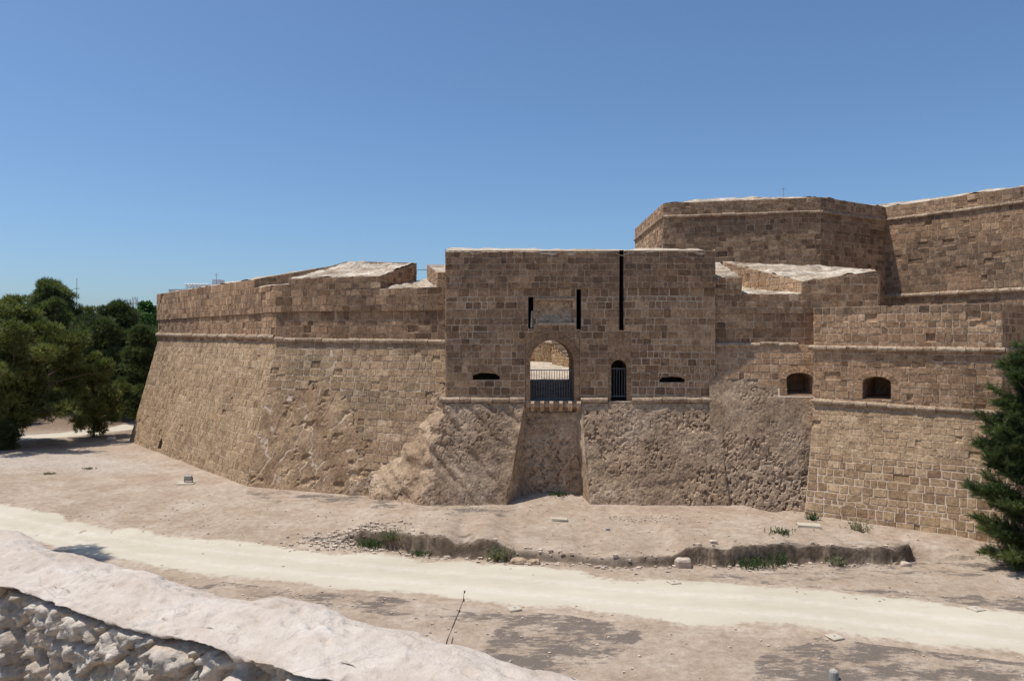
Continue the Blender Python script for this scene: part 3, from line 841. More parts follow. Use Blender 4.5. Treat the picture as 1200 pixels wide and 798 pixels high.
masonry(mb, rfc, 5.0, zCr, .37, .55, rects=[w1zone], skip=lambda u, z: bool(rockR(u, z)), seed=31, tint0=.5, mortar=mR)
masonry(mb, rv_, zCr, 10.75, .38, .55, seed=32, tint0=.36, mortar=mR, wear=wnoise(51, .4, .7, .7))
qv = Face(R0 + nR * .07, R1 + nR * .07)
uE0, uE1 = qv.u_at(869), qv.u_at(939); zE = 11.78
sl_ = (12.98 - 12.45) / (qv.L - uE1)
masonry(mb, qv, 10.75, zE, .36, .55, seed=33, tint0=.36, mortar=mR, wear=wnoise(52, .4, .7, .7))
masonry(mb, qv, zE, 12.7, .36, .5, u1=uE0, seed=34, tint0=.36, mortar=mR)
masonry(mb, qv, zE, 13.0, .36, .5, u0=uE1, clips=[(-sl_, 1, 12.45 - sl_ * uE1)], seed=35, tint0=.36, mortar=mR, wear=wnoise(52, .4, .7, .7))
mb.add([rv_.pos(0, 10.75, -.01), rv_.pos(rv_.L, 10.75, -.01), rv_.pos(rv_.L, 10.75, .08), rv_.pos(0, 10.75, .08)], [(0, 1, 2, 3)], .3)
# the far end turning the corner
endf = Face(qv.pos(qv.L, 0)[:2], qv.pos(qv.L, 0)[:2] + np.array((1.6, 3.2)))
masonry(mb, endf, 8., 12.95, .37, .55, seed=36, tint0=.42)
mb.build('masonry', M['stone'], flank)
s = MB()
def keepR(U_, Z_):
    k = rockR(U_, Z_); g = k.copy(); g[1:] |= k[:-1]; g[:-1] |= k[1:]; g[:, 1:] |= k[:, :-1]; g[:, :-1] |= k[:, 1:]
    return g & ~((U_ > w1zone[0]) & (U_ < w1zone[2]) & (Z_ > w1zone[1]) & (Z_ < w1zone[3]))
def keepW(U_, Z_): return ~((U_ > w1zone[0] - .03) & (U_ < w1zone[2] + .03) & (Z_ > w1zone[1] - .03) & (Z_ < w1zone[3] + .03))
dRr = rockdisp(131, .95, pit=1.1)
def dispR(U_, Z_):
    return np.where(rockR(U_, Z_), dRr(U_, Z_) * (.35 + .65 * sstep(5.8, 3.8, Z_)) + .02, -.06)
roughpatch(s, rfc, -.2, 8.2, dispR, .055, keep=keepW, seed=131, tintf=lambda u, z: fbm(u * .7, z * .7, 0, 133) * .9 - .12 + .12 * sstep(4.5, 2.5, z))
s.build('eroded_base', M['rock'], flank)
def gunport(parent, face, w, zone, seed, depth=1.6, mat=None, rise=.32):
    s = MB(); a, z0, b, zs_ = w; c = (a + b) / 2; r = (b - a) / 2
    out = arch_outline(a, b, z0, zs_, rise, 10)
    reveal(s, face, out, depth, splay=.8, tint=.35, dark=.3)
    rt = [(c + q * math.cos(t), zs_ + (rise if q == r else rise + .26) * math.sin(t)) for q in (r,) for t in (0,)]
    n = 10
    for i in range(n):
        t0, t1 = math.pi * i / n, math.pi * (i + 1) / n
        p = [(c + r * math.cos(t0), zs_ + rise * math.sin(t0)), (c + (r + .3) * math.cos(t0), zs_ + (rise + .3) * math.sin(t0)), (c + (r + .3) * math.cos(t1), zs_ + (rise + .3) * math.sin(t1)), (c + r * math.cos(t1), zs_ + rise * math.sin(t1))]
        put_block(s, face, p, .014, .03, random.uniform(.35, .7), .4, 0., .004, cut=.015)
    # stones filling the square zone round the ring
    for (x0, x1) in ((zone[0], a), (b, zone[2])):
        if x1 - x0 > .05: masonry(s, face, zone[1], zs_, .37, .5, u0=x0, u1=x1, seed=seed, tint0=.5)
    if z0 - zone[1] > .02: masonry(s, face, zone[1], z0, .2, .5, u0=a, u1=b, seed=seed + 1, tint0=.6)
    steps = 14
    for i in range(steps):
        x0 = zone[0] + (zone[2] - zone[0]) * i / steps; x1 = zone[0] + (zone[2] - zone[0]) * (i + 1) / steps
        def zr(x):
            q = 1 - ((x - c) / (r + .18)) ** 2; return zs_ + (rise + .18) * math.sqrt(q) if q > 0 else zs_ - .02
        s.add(face.pos([x0, x1, x1, x0], [zr(x0), zr(x1), zone[3] + .02, zone[3] + .02], .004), [(0, 1, 2, 3)], .5)
    return s.build('gun_port', mat or M['stone'], parent)
gunport(flank, rfc, w1, w1zone, 141)
for i in range(1): cordon('cordon', flank, [((*rv_.pos(.2, 0)[:2], zCr), (*rv_.pos(rv_.u_at(935), 0)[:2], zCr), nR)], .13)
# tops
e0 = qv.pos(uE0, 0)[:2]; e1_ = qv.pos(uE1, 0)[:2]; bkC = np.array(at(847, 306, 49)[:2]); zbk = at(847, 306, 49)[2]
bkL = np.array(at(838, 304, 48.5)[:2]) ; bkR = np.array(at(1003, 314, 46.5)[:2]); zbR = at(1003, 314, 46.5)[2]
top_surface('merlon_top', flank, [P3(e1_, 12.45), P3(R1 + nR * .07, 12.98), P3(bkR, zbR), P3(bkC, zbk)], .2, .14, seed=25, steps=.22)
top_surface('merlon_top', flank, [P3(R0, 12.7), P3(e0, 12.7), P3(bkL + (.25, 0), 14.1), P3((GX1, 48.5), 14.2)], .2, .10, seed=27, steps=.12)
fl0 = e0; top_surface('embrasure_floor', flank, [P3(e0, zE), P3(e1_, zE), P3(bkC, 12.9), P3(bkL + (.25, 0), 12.9)], .2, .12, seed=29, steps=.15)
ck = MB(); wallquad(ck, bkC, e1_, 12.6, zbk, zE - .1, 12.45, tint0=.7, tints=.15, mortar=.6, seed=41)
wallquad(ck, e0, bkL + (.25, 0), zE - .1, 12.7, 12.6, 14.1, tint0=.4, seed=42)
wallquad(ck, bkR, bkC, 8., zbR, 8., zbk, seed=43); wallquad(ck, bkC, bkL + (.2, 0), 8., 12.9, 8, 12.9, seed=44)
wallquad(ck, endf.pos(endf.L, 0)[:2], bkR, 8., 12.9, 8., zbR, seed=45)
ck.build('embrasure_cheek', M['stone'], flank)

# ================================================================== LOW BASTION ON THE RIGHT
W0 = np.array((15.7, 40.5)); W1 = np.array((22.2, 35.5)); W2 = W1 + np.array((.75, .66)) * 9
dW = (W1 - W0) / np.linalg.norm(W1 - W0); W0 = W0 - dW * .1
dW2 = (W2 - W1) / np.linalg.norm(W2 - W1)
zW = 6.1; bW = .21
sR_, sL_ = miter(W1, dW, dW2, bW, bW)
low = thing('low_bastion', (19, 38, .4), 'low stone bastion with two cordons and a gun port beside the conifer', 'bastion')
lv = Face(W0, W1, zW); lb = Face(W0, W1, zW, bW, -.02, sR_); lv2 = Face(W1, W2, zW); lb2 = Face(W1, W2, zW, bW, sL_, 0.)
zWc = 8.95; zWt = 11.0
mb = MB()
w2 = (lv.u_at(1011), lv.z_at(1027, 468), lv.u_at(1044), lv.z_at(1027, 449)); w2z = (w2[0] - .42, w2[1] - .02, w2[2] + .42, w2[3] + .8)
masonry(mb, lv, zW, zWc, .335, .5, rects=[w2z], seed=51, tint0=.46, mortar=lambda u, z: .4 + .3 * float(vnoise(u * .6, z * .6, 0, 12)), joint=.02)
zc_ = zWt - .38
masonry(mb, lv, zWc, zc_, .35, .46, seed=52, tint0=.52, tints=.22, mortar=.6, joint=.024, worn=.04)
masonry(mb, lv, zc_, zWt, .38, .46, seed=53, tint0=.42, tints=.25, mortar=.6, joint=.026, worn=.1, wear=lambda u, z: .85)
for f in (lv2,):
    masonry(mb, f, zW, zWc, .34, .5, seed=54, tint0=.42); masonry(mb, f, zWc, zWt, .36, .48, seed=55, tint0=.4)
masonry(mb, lb2, -.3, zW, .35, .5, seed=56, tint0=.45)
lend = Face(W0 + np.array((.7, 1.6)), W0, zW)
masonry(mb, lend, zW, zWt, .36, .46, seed=57, tint0=.42)
mb.build('upper_wall', M['stone'], low)
mb = MB()
masonry(mb, lb, -.3, 3.55, .335, .52, seed=58, tint0=.42, tints=.2, mortar=lambda u, z: .55 + .45 * float(sstep(.35, .6, vnoise(u * .5, z * .5, 0, 14))), joint=.036, worn=.03, wear=wnoise(61, .5, .75, .4))
masonry(mb, lb, 3.55, zW, .33, .5, seed=59, tint0=.66, tints=.12, mortar=.45, joint=.013, depth=.018, worn=.05, wear=wnoise(62, .55, .8, .3))
lb_end = Face(W0 + np.array((.6, 1.5)), W0, zW, .02)
masonry(mb, lb_end, -.3, zW, .35, .5, seed=60, tint0=.45)
mb.build('battered_base', M['warm'], low)
gunport(low, lv, w2, w2z, 151, 2.0)
jr = lambda p, z: (p[0], p[1], z)
cordon('cordon', low, [(jr(W0 - dW * .25, 8.93), jr(W1 + dW * .12, 8.86), lv.n)], .14)
cordon('cordon', low, [(jr(W1, 8.86), jr(W2, 8.86), lv2.n)], .14)
cordon('cordon', low, [(jr(W0 - dW * .05, zW + .07), jr(W1 + dW * .12, zW - .12), lv.n)], .16, tint0=.3)
cordon('cordon', low, [(jr(W1, zW - .12), jr(W2, zW - .1), lv2.n)], .16, tint0=.3)
tb = [jr(W0, zWt), jr(W1, zWt), jr(W2, zWt), jr(W2 + (-6, 9), zWt), jr(W0 + (3.5, 4), zWt)]
s = MB(); s.add(tb, [tuple(range(5))], .5); s.build('terrace_top', M['screed'], low)

# ================================================================== REAR BASTION AND CURTAIN
zRc, zRt = 9.3 + 9.85, 9.3 + 10.95
Q = [(12.1 + 9, 96), (12.1, 77), (12.1, 62.7), (23.6, 60), (30.7, 64.5), (36.4, 55.8), (52, 32.0)]
Q = [np.array(q, float) for q in Q]
rear = thing('main_rampart', (30, 62, 1), 'tall polygonal rampart behind the gatehouse, highest wall in view', 'rampart')
top_o = -.05
def rear_face(i, seed, tint, wk_, wl=3.0):
    mb = MB(); f = Face(Q[i], Q[i + 1])
    masonry(mb, f, wl, zRc, .42, .62, wob=.03, seed=seed, tint0=tint, tints=.2, mortar=.38, joint=.02, wear=wk_, worn=.08)
    masonry(mb, f, zRc, zRt, .36, .55, seed=seed + 1, tint0=tint + .08, tints=.2, mortar=.4, joint=.02, wear=wk_, o=.02)
    return mb.build('masonry_face', M['stone'], rear)
rear_face(0, 71, .5, wnoise(71)); rear_face(1, 73, .5, wnoise(72)); rear_face(2, 75, .34, wnoise(73, .4, .7, .6), 8); rear_face(3, 77, .3, wnoise(74, .4, .7, .6), 8)
zl2 = 9.3 + 3.6
rear_face(4, 79, .36, wnoise(75, .35, .65, .85), 6); rear_face(5, 81, .36, wnoise(76), 1)
nn = [Face(Q[i], Q[i + 1]).n for i in range(6)]
for i in range(6):
    cordon('cordon', rear, [(jr(Q[i], zRc), jr(Q[i + 1], zRc), nn[i])], .14, tint0=.35)
for i in (4, 5): cordon('cordon', rear, [(jr(Q[i], zl2), jr(Q[i + 1], zl2), nn[i])], .2, tint0=.35)
inner = []
for i, q in enumerate(Q):
    a = nn[max(0, i - 1)]; b_ = nn[min(5, i)]; m = a + b_; m = m / np.linalg.norm(m); inner.append(q - m * 5.5)
for i in range(6):
    top_surface('parapet_top', rear, [P3(Q[i] + nn[i] * .0, zRt), P3(Q[i + 1] + nn[i] * .0, zRt), P3(inner[i + 1], zRt + 1.0), P3(inner[i], zRt + 1.0)], .35, .16, seed=35 + i, steps=.15)
s = MB(); s.add([P3(q, zRt + .8) for q in inner] + [(70, 40, zRt + .8), (70, 110, zRt + .8)], [tuple(range(9))]); s.build('terreplein', M['screed'], rear)

# ================================================================== COURTYARD SEEN THROUGH THE GATE
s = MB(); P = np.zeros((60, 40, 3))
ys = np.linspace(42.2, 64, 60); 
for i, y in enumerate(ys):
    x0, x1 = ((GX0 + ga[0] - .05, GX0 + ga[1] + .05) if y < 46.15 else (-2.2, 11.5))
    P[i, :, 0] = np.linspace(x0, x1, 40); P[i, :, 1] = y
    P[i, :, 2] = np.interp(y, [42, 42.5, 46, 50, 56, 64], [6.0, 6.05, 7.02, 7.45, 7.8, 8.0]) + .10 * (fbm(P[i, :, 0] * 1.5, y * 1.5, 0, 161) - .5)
cy = (P[:-1, :-1, 1] + P[1:, 1:, 1]) / 2; s.grid(P, np.where(cy < 45.9, .0, .75), 0., np.where(cy < 45.9, 1., 0.)); tag(s.build('courtyard_ground', M['screed']), kind='structure')  # passage shade painted into the floor: darkest tint under the gatehouse roof
cw = thing('courtyard_wall', (3, 56, 7.8), 'sunlit rubble wall seen through the gate arch', 'wall')
s = MB(); f = Face((-2, 57.5), (3.55, 55.0)); masonry(s, f, 7.3, 9.2, .25, .35, seed=91, tint0=.7, mortar=.6, worn=.15)
s.build('wall_face', M['warm'], cw); s = MB(); s.add([f.pos(0, 9.2), f.pos(f.L, 9.2), f.pos(f.L, 9.35, -.8), f.pos(0, 9.35, -.8)], [(0, 1, 2, 3)], .7); s.build('wall_top', M['screed'], cw)
st = thing('stone_stair', (4, 53, 7.6), 'broken stone stair descending right inside the gate arch', 'stair')
for i in range(7):
    x0 = 2.72 + .2 * i; zt = 9.28 - .24 * i + random.uniform(-.03, .03); s = MB()
    y0 = 53.6 - .42 * i
    s.box((x0 + .5, y0 + 1.0, zt - .1), (1.0 + .04, 2.0, .2), .0, tint=random.uniform(.55, 1)); s.build('step', M['screed'], st)
s = MB(); wallquad(s, np.array((2.75, 54.0)), np.array((4.05, 50.6)), 7.2, 9.1, 7.2, 7.75, ch=.22, tint0=.7, seed=93); s.build('stair_side', M['warm'], st)

# ================================================================== TERRAIN
SX = np.array([-40, -12, -6.6, -3, -.9, 4.1, 7, 16.4, 17.2, 26, 60]); SY = np.array([40, 36.6, 35.3, 33.8, 33.25, 32.5, 32.3, 32.75, 33.4, 34.6, 36])
HX = np.array([-40, -11, -8, -6.8, -3, -.9, .2, 4.1, 6.3, 7.1, 15.8, 16.7, 17.3, 60]); HH = np.array([.0, .02, .15, .55, .70, .66, .36, .34, .40, .70, .62, .56, .12, .05])
SOFT = np.array([.8, .8, .6, .10, .08, .10, .28, .28, .18, .07, .07, .10, .5, .8])
def ystep(x): return np.interp(x, SX, SY) + .55 * (fbm(np.asarray(x) * .7, 3, 0, 201, 5, .6) - .5)
def footline(x): return np.interp(x, [-60, -15.4, -8, -3.6, -.3, .5, 3.8, 4, 11.3, 15.3, 22.6, 60], [98, 45.7, 43.8, 41.6, 40.5, 42.2, 42.2, 40.5, 40.5, 40.2, 34.6, 30])
GA, GB = np.array((12.2, 40.6)), np.array((17.3, 33.4))
def ground_z(x, y, fine=True):
    x = np.asarray(x, float); y = np.asarray(y, float)
    ys_ = ystep(x); hs = np.interp(x, HX, HH); so = np.interp(x, HX, SOFT)
    hs = hs * (.62 + .76 * fbm(x * .9, 9, 0, 203, 3))
    k = sstep(0, 1, (y - ys_ + so * .15) / so)
    back = np.clip((y - ys_) / 8, 0, 1.2)
    plate = hs + (.80 - hs) * np.clip(back, 0, 1)
    z = np.where(y > ys_ - so, plate * k, 0.)
    # rise under the recess of the gate
    z = z + .38 * np.exp(-((x - 2.2) / 2.4) ** 2 - ((y - 42.4) / 1.5) ** 2)
    # groove between the plateau and the low bastion
    g = (GB - GA) / np.linalg.norm(GB - GA); nrm = np.array((-g[1], g[0]))
    rx, ry = x - GA[0], y - GA[1]; t = rx * g[0] + ry * g[1]; q = rx * nrm[0] + ry * nrm[1] + .25 * (fbm(t * .7, 1, 0, 205) - .5)
    w = sstep(-.5, 1.5, t) * sstep(11, 8.6, t)
    zr = .03 + .12 * np.clip((6 - t) / 6, 0, 1) + np.where(q > 0, sstep(.25, 1.3, q) * .45, 0)
    mixr = sstep(-.22, .02, q)
    z = z + (zr - z) * w * mixr * np.where(y > ys_ - .4, 1, 0)
    # far ground under the trees rises towards a bank
    z = z + 3.2 * sstep(78, 100, y + .35 * (x + 45)) * sstep(-20, -32, x)
    z = z + .10 * (fbm(x * .22, y * .22, 0, 210, 3) - .5)
    if fine:
        n = fbm(x * 1.6, y * 1.6, 0, 211, 4, .6) - .5
        rub = np.exp(-((x + 7.6) / 1.6) ** 2 - ((y - 35.9) / 1.1) ** 2)
        z = z + n * (.07 + .10 * np.exp(-((y - ys_) / 1.1) ** 2) + .12 * rub) + .12 * rub
        face_ = np.exp(-((y - ys_) / .3) ** 2) * (hs > .35); z = z + face_ * .22 * (fbm(x * 3.5, y * 2, 0, 214, 3) - .5)
    return z
def nonuni(parts): 
    o = []
    for a, b, d in parts: o += list(np.arange(a, b, d))
    return np.array(o + [parts[-1][1]])
gx = np.concatenate((-np.geomspace(2500, 70, 14), nonuni([(-66, -30, .9), (-30, -18, .3), (-18, 25, .14), (25, 40, .6)]), np.geomspace(46, 2500, 14)))
gy = np.concatenate((-np.geomspace(2500, 20, 8), nonuni([(-12, 14, 3), (14, 20, .4), (20, 31.2, .13), (31.2, 32.6, .09), (32.6, 33.7, .03), (33.7, 35, .07), (35, 45, .14), (45, 62, .35), (62, 110, 1.0)]), np.geomspace(118, 4000, 16)))
GXX, GYY = np.meshgrid(gx, gy)
wt = sstep(27, 32.6, GYY) * sstep(40, 34.5, GYY) * sstep(-30, -10, GXX) * sstep(40, 26, GXX)
GYY = GYY + wt * (np.interp(GXX, SX, SY) - 33.1)
GZ = ground_z(GXX, GYY)
px, py = proj(GXX, np.maximum(GYY, 1), GZ)
LIT = [[(560, 752), (600, 724), (660, 715), (760, 742), (752, 762), (640, 792), (600, 790), (560, 765)], [(880, 798), (900, 756), (990, 742), (1090, 752), (1210, 768), (1210, 830), (880, 830)],
       [(1080, 702), (1130, 694), (1215, 700), (1215, 722), (1130, 716)], [(780, 672), (900, 668), (1070, 660), (1215, 652), (1215, 668), (1060, 676), (900, 682)],
       [(210, 690), (330, 676), (420, 694), (500, 720), (420, 716)], [(440, 655), (560, 662), (700, 672), (800, 684), (700, 682), (560, 668)], [(230, 684), (300, 672), (420, 690), (560, 716), (700, 728), (640, 736), (480, 722), (330, 704)], [(820, 682), (960, 686), (1200, 704), (1200, 716), (960, 696), (820, 692)], [(290, 574), (460, 584), (600, 596), (590, 606), (440, 594), (290, 584)], [(350, 628), (560, 628), (580, 636), (350, 640)], [(800, 640), (1070, 632), (1070, 652), (800, 652)]]
wob = 22 * (fbm(GXX * .7, GYY * .7, 0, 221, 4) - .5)
lit = np.zeros(GXX.shape)
for k, pl in enumerate(LIT): lit = np.maximum(lit, in_poly(px + wob, py + wob * .6, pl) * (1. if k < 3 else .8))
lit[1:-1, 1:-1] = (lit[1:-1, 1:-1] * 2 + lit[:-2, 1:-1] + lit[2:, 1:-1] + lit[1:-1, :-2] + lit[1:-1, 2:]) / 6
ysr = ystep(GXX); hsr = np.interp(GXX, HX, HH)
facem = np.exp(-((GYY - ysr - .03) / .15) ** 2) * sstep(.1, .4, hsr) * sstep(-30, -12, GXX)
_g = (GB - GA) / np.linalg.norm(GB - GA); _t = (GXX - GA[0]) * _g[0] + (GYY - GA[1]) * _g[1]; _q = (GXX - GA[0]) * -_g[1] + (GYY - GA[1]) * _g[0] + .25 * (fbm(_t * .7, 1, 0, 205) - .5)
facem = np.maximum(facem, .75 * np.exp(-((_q - .35) / .38) ** 2) * sstep(1., 3., _t) * sstep(9.6, 8.6, _t))  # groove shadow painted as a dark strip, in the cut soil tint
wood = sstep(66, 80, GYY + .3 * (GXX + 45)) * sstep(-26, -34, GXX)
pale = 0; 
for _d in ((0, 0), (8, 3), (-8, 3), (14, -3), (-12, -4)): pale = pale + .2 * in_poly(px + wob, py + wob * .3, [(-50 + _d[0], 535 + _d[1]), (60 + _d[0], 528 + _d[1]), (150 + _d[0], 538 + _d[1]), (200 + _d[0], 552 + _d[1]), (120 + _d[0], 556 + _d[1]), (40 + _d[0], 550 + _d[1]), (-50, 552 + _d[1])]).astype(float)

def ground_shader(t, road=None):
    a = t.noise(.5, 6, .6); b = t.noise(3.5, 6, .65); f = t.noise(26, 5, .7); v = t.noise(1.3, 5, .65, vec=t.scaled((.5, 1.6, 1)))
    c = t.ramp(a, [(.3, (.335, .255, .185)), (.5, (.405, .318, .24)), (.7, (.47, .39, .31))])
    c = t.mix(1., c, t.ramp(b, [(.28, (.74, .71, .69)), (.68, (1.16, 1.16, 1.16))]), 'MULTIPLY')
    c = t.mix(1., c, t.ramp(f, [(.25, (.80, .79, .78)), (.7, (1.14, 1.14, 1.14))]), 'MULTIPLY')
    c = t.mix(t.math('MULTIPLY', t.range(v, .58, .72), .5), c, (.58, .50, .41))
    c = t.mix(t.math('MULTIPLY', t.range(t.voro(5.5), .16, .06), .35), c, (.30, .235, .18))
    c = t.mix(t.math('MULTIPLY', t.math('MULTIPLY', t.range(t.voro(15), .24, .12), t.range(b, .42, .6)), .6), c, (.24, .185, .14))
    c = t.mix(t.math('MULTIPLY', t.math('MULTIPLY', t.range(t.voro(11.3), .20, .10), t.range(a, .45, .6)), .6), c, (.62, .55, .46))
    c = t.mix(t.math('MULTIPLY', t.range(t.noise(1.1, 6, .75, vec=t.scaled((.7, 1.5, 1))), .60, .70), .45), c, (.27, .205, .155))
    return c, a, b, f
t = NT('dusty_tan_earth'); c, a, b, f = ground_shader(t)
c = t.mix(t.math('MULTIPLY', t.math('MULTIPLY', t.attr('pale'), t.range(b, .3, .6)), .5), c, (.50, .465, .42))
lt = t.math('ADD', t.math('MULTIPLY', t.noise(.9, 3, .6, vec=t.scaled((.6, 1.2, 1))), .5), t.math('MULTIPLY', t.noise(3.4, 8, .75, vec=t.scaled((.6, 1.4, 1)), dist=.8), .5))
lm = t.math('MULTIPLY', t.range(t.math('ADD', lt, t.math('MULTIPLY', t.attr('litter'), .19)), .64, .70), t.range(t.attr('litter'), .05, .35))
c = t.mix(t.math('MULTIPLY', lm, .92), c, t.mix(t.range(f, .3, .65), (.10, .082, .068), (.20, .165, .135)))
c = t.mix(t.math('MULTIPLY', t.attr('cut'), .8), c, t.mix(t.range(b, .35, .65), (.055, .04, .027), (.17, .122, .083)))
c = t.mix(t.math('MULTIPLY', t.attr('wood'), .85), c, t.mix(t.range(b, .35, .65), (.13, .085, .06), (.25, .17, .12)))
M['ground'] = t.done(c, .95, t.bump(f, .7, .03, t.bump(b, .5, .12)), .1)
nr, nc = GXX.shape
ii = np.arange(nr * nc).reshape(nr, nc)
quads = np.stack((ii[:-1, :-1], ii[:-1, 1:], ii[1:, 1:], ii[1:, :-1]), -1).reshape(-1, 4)
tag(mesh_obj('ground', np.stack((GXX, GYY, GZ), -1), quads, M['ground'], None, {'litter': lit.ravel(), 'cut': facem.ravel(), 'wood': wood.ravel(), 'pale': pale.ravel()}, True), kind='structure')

# the dirt road along the ditch, and the path by the trees
UP = [(-46, 52), (-36, 46.8), (-27.9, 42.7), (-21.3, 39.3), (-14.4, 36.4), (-7.4, 34.35), (-.9, 32.4), (6.5, 30.0), (11.9, 29.0), (17.3, 26.6), (26, 22.5), (45, 12)]
LO = [(-46, 45), (-36, 41.5), (-28, 38.5), (-21, 35.6), (-13.6, 31.6), (-8.6, 29.9), (-3.1, 28.6), (4.3, 26.2), (10.2, 24.9), (15.1, 23.1), (26, 17.6), (45, 6)]
def strip(name, up, lo, n, m, lift, wobble, mat, pw=.3):
    up, lo = np.array(up), np.array(lo); s = np.linspace(0, 1, n); k = np.linspace(0, 1, len(up))
    ux, uy, lx, ly = [np.interp(s, k, q) for q in (up[:, 0], up[:, 1], lo[:, 0], lo[:, 1])]
    for _ in range(max(4, n // 60)):
        for q in (ux, uy, lx, ly): q[1:-1] = (q[:-2] + 2 * q[1:-1] + q[2:]) / 4
    T = np.linspace(-.14, 1.14, m)[:, None]
    X = lx + (ux - lx) * T; Y = ly + (uy - ly) * T
    edge = np.minimum(T + .14, 1.14 - T) + 0 * X
    e = np.clip(edge / .28 + wobble * (fbm(X * .5, Y * .5, 0, 231, 4) - .5), 0, 1)
    Z = ground_z(X, Y) + lift
    rut = np.exp(-((T - .3) / .07) ** 2) + np.exp(-((T - .68) / .07) ** 2)
    Z = Z - .03 * np.clip(1 - np.minimum(T + .14, 1.14 - T) / .05, 0, 1)
    idx = np.arange(n * m).reshape(m, n); q = np.stack((idx[:-1, :-1], idx[:-1, 1:], idx[1:, 1:], idx[1:, :-1]), -1).reshape(-1, 4)
    return tag(mesh_obj(name, np.stack((X, Y, Z), -1), q, mat, None, {'edge': e.ravel(), 'rut': (rut + 0 * X).ravel()}, True), kind='structure')
t = NT('compacted_cream_road_dust'); c, a, b, f = ground_shader(t)
rc = t.ramp(t.noise(.45, 5, .6, vec=t.scaled((.35, 1.2, 1))), [(.3, (.49, .43, .33)), (.7, (.565, .51, .405))])
rc = t.mix(1., rc, t.ramp(f, [(.25, (.93, .93, .92)), (.7, (1.04, 1.04, 1.04))]), 'MULTIPLY')
rc = t.mix(t.math('MULTIPLY', t.math('MULTIPLY', t.attr('rut'), t.range(b, .3, .65)), .4), rc, (.68, .635, .545))
rc = t.mix(t.math('MULTIPLY', t.range(t.voro(13), .2, .1), .35), rc, (.40, .34, .27))
rc = t.mix(t.math('MULTIPLY', t.range(t.noise(.8, 6, .7, vec=t.scaled((.5, 1.6, 1))), .56, .70), .5), rc, (.46, .395, .30))
em = t.range(t.math('ADD', t.attr('edge'), t.math('MULTIPLY', t.math('SUBTRACT', b, .5), .9)), .42, .70)
M['road'] = t.done(t.mix(em, c, rc), .95, t.bump(f, .3, .02), .1)
strip('road', UP, LO, 500, 40, .012, 1.2, M['road'])
strip('path', [(-62, 62), (-46, 68.5), (-41.5, 71.5), (-39, 77.5), (-37.5, 84)], [(-62, 57.5), (-43, 65), (-38.8, 69.3), (-36, 76), (-34.5, 84)], 120, 16, .03, .6, M['road'])

# ================================================================== FOREGROUND PARAPET OF THE COUNTERSCARP
SDIR = np.array((.845, -.535)); SN = np.array((-.535, -.845)); SO = np.array((-3.13, 4.80)); TH = .44
def on_line(px, n):
    k = (px - 600) / F; a = SO + SN * n
    tt = (k * a[1] - a[0]) / (SDIR[0] - k * SDIR[1]); return tt, a[1] + SDIR[1] * tt
SIL = [(0, 620), (20, 622), (33, 627), (55, 640), (63, 644), (87, 645), (117, 655), (140, 663), (187, 672), (207, 680), (247, 693), (283, 700), (333, 700), (367, 707), (399, 714), (404, 721), (440, 729), (477, 733), (492, 737), (504, 746), (522, 750), (560, 761), (612, 780), (669, 786), (691, 798)]
LIP = [(0, 668), (43, 667), (57, 687), (93, 700), (143, 707), (173, 720), (190, 737), (233, 743), (267, 753), (280, 767), (327, 770), (360, 770), (400, 790)]
tS, zSil = [], []
for px_, py_ in SIL:
    tt, dep = on_line(px_, 0); tS.append(tt); zSil.append(E - (py_ - HZ) / F * dep)
tL, zLip = [], []
for px_, py_ in LIP:
    tt, dep = on_line(px_, TH); tL.append(tt); zLip.append(E - (py_ - HZ) / F * dep)
T0, T1 = -7.0, 8.0
nt = 1150
def smooth1(a, k):
    p = np.pad(a, k, mode='edge'); return np.convolve(p, np.hanning(2 * k + 3)[1:-1] / np.hanning(2 * k + 3).sum(), 'valid')
tt = np.linspace(T0, T1, nt)
zs_out = np.interp(tt, tS, zSil); zs_out[tt < tS[0]] = zSil[0] + .06 * (fbm(tt[tt < tS[0]] * 1.2, 0, 0, 301) - .5); zs_out[tt > tS[-1]] = zSil[-1] + .06 * (fbm(tt[tt > tS[-1]] * 1.2, 0, 0, 302) - .5)
zl = np.interp(tt, tL, zLip); out_ = (tt < tL[0]) | (tt > tL[-1]); zl[out_] = 8.02 + .14 * (fbm(tt[out_] * 2, 0, 0, 303) - .5)
zl = zl + .05 * (fbm(tt * 4, 0, 0, 305, 2) - .5) + .06 * (fbm(tt * 11, 0, 0, 304, 3) - .5)
zl = np.minimum(zl, zs_out - .035)
zs_out = smooth1(zs_out, 5); zs_in = smooth1(zs_out, 70)
fw = thing('parapet_wall', (*(SO + SDIR * 2), 7.3), 'rubble parapet wall with pale pink mortar cap in the foreground', 'wall')
prof = []
NP = 64
tq = np.linspace(0, 1, NP)
Pc = np.zeros((NP, nt, 3))
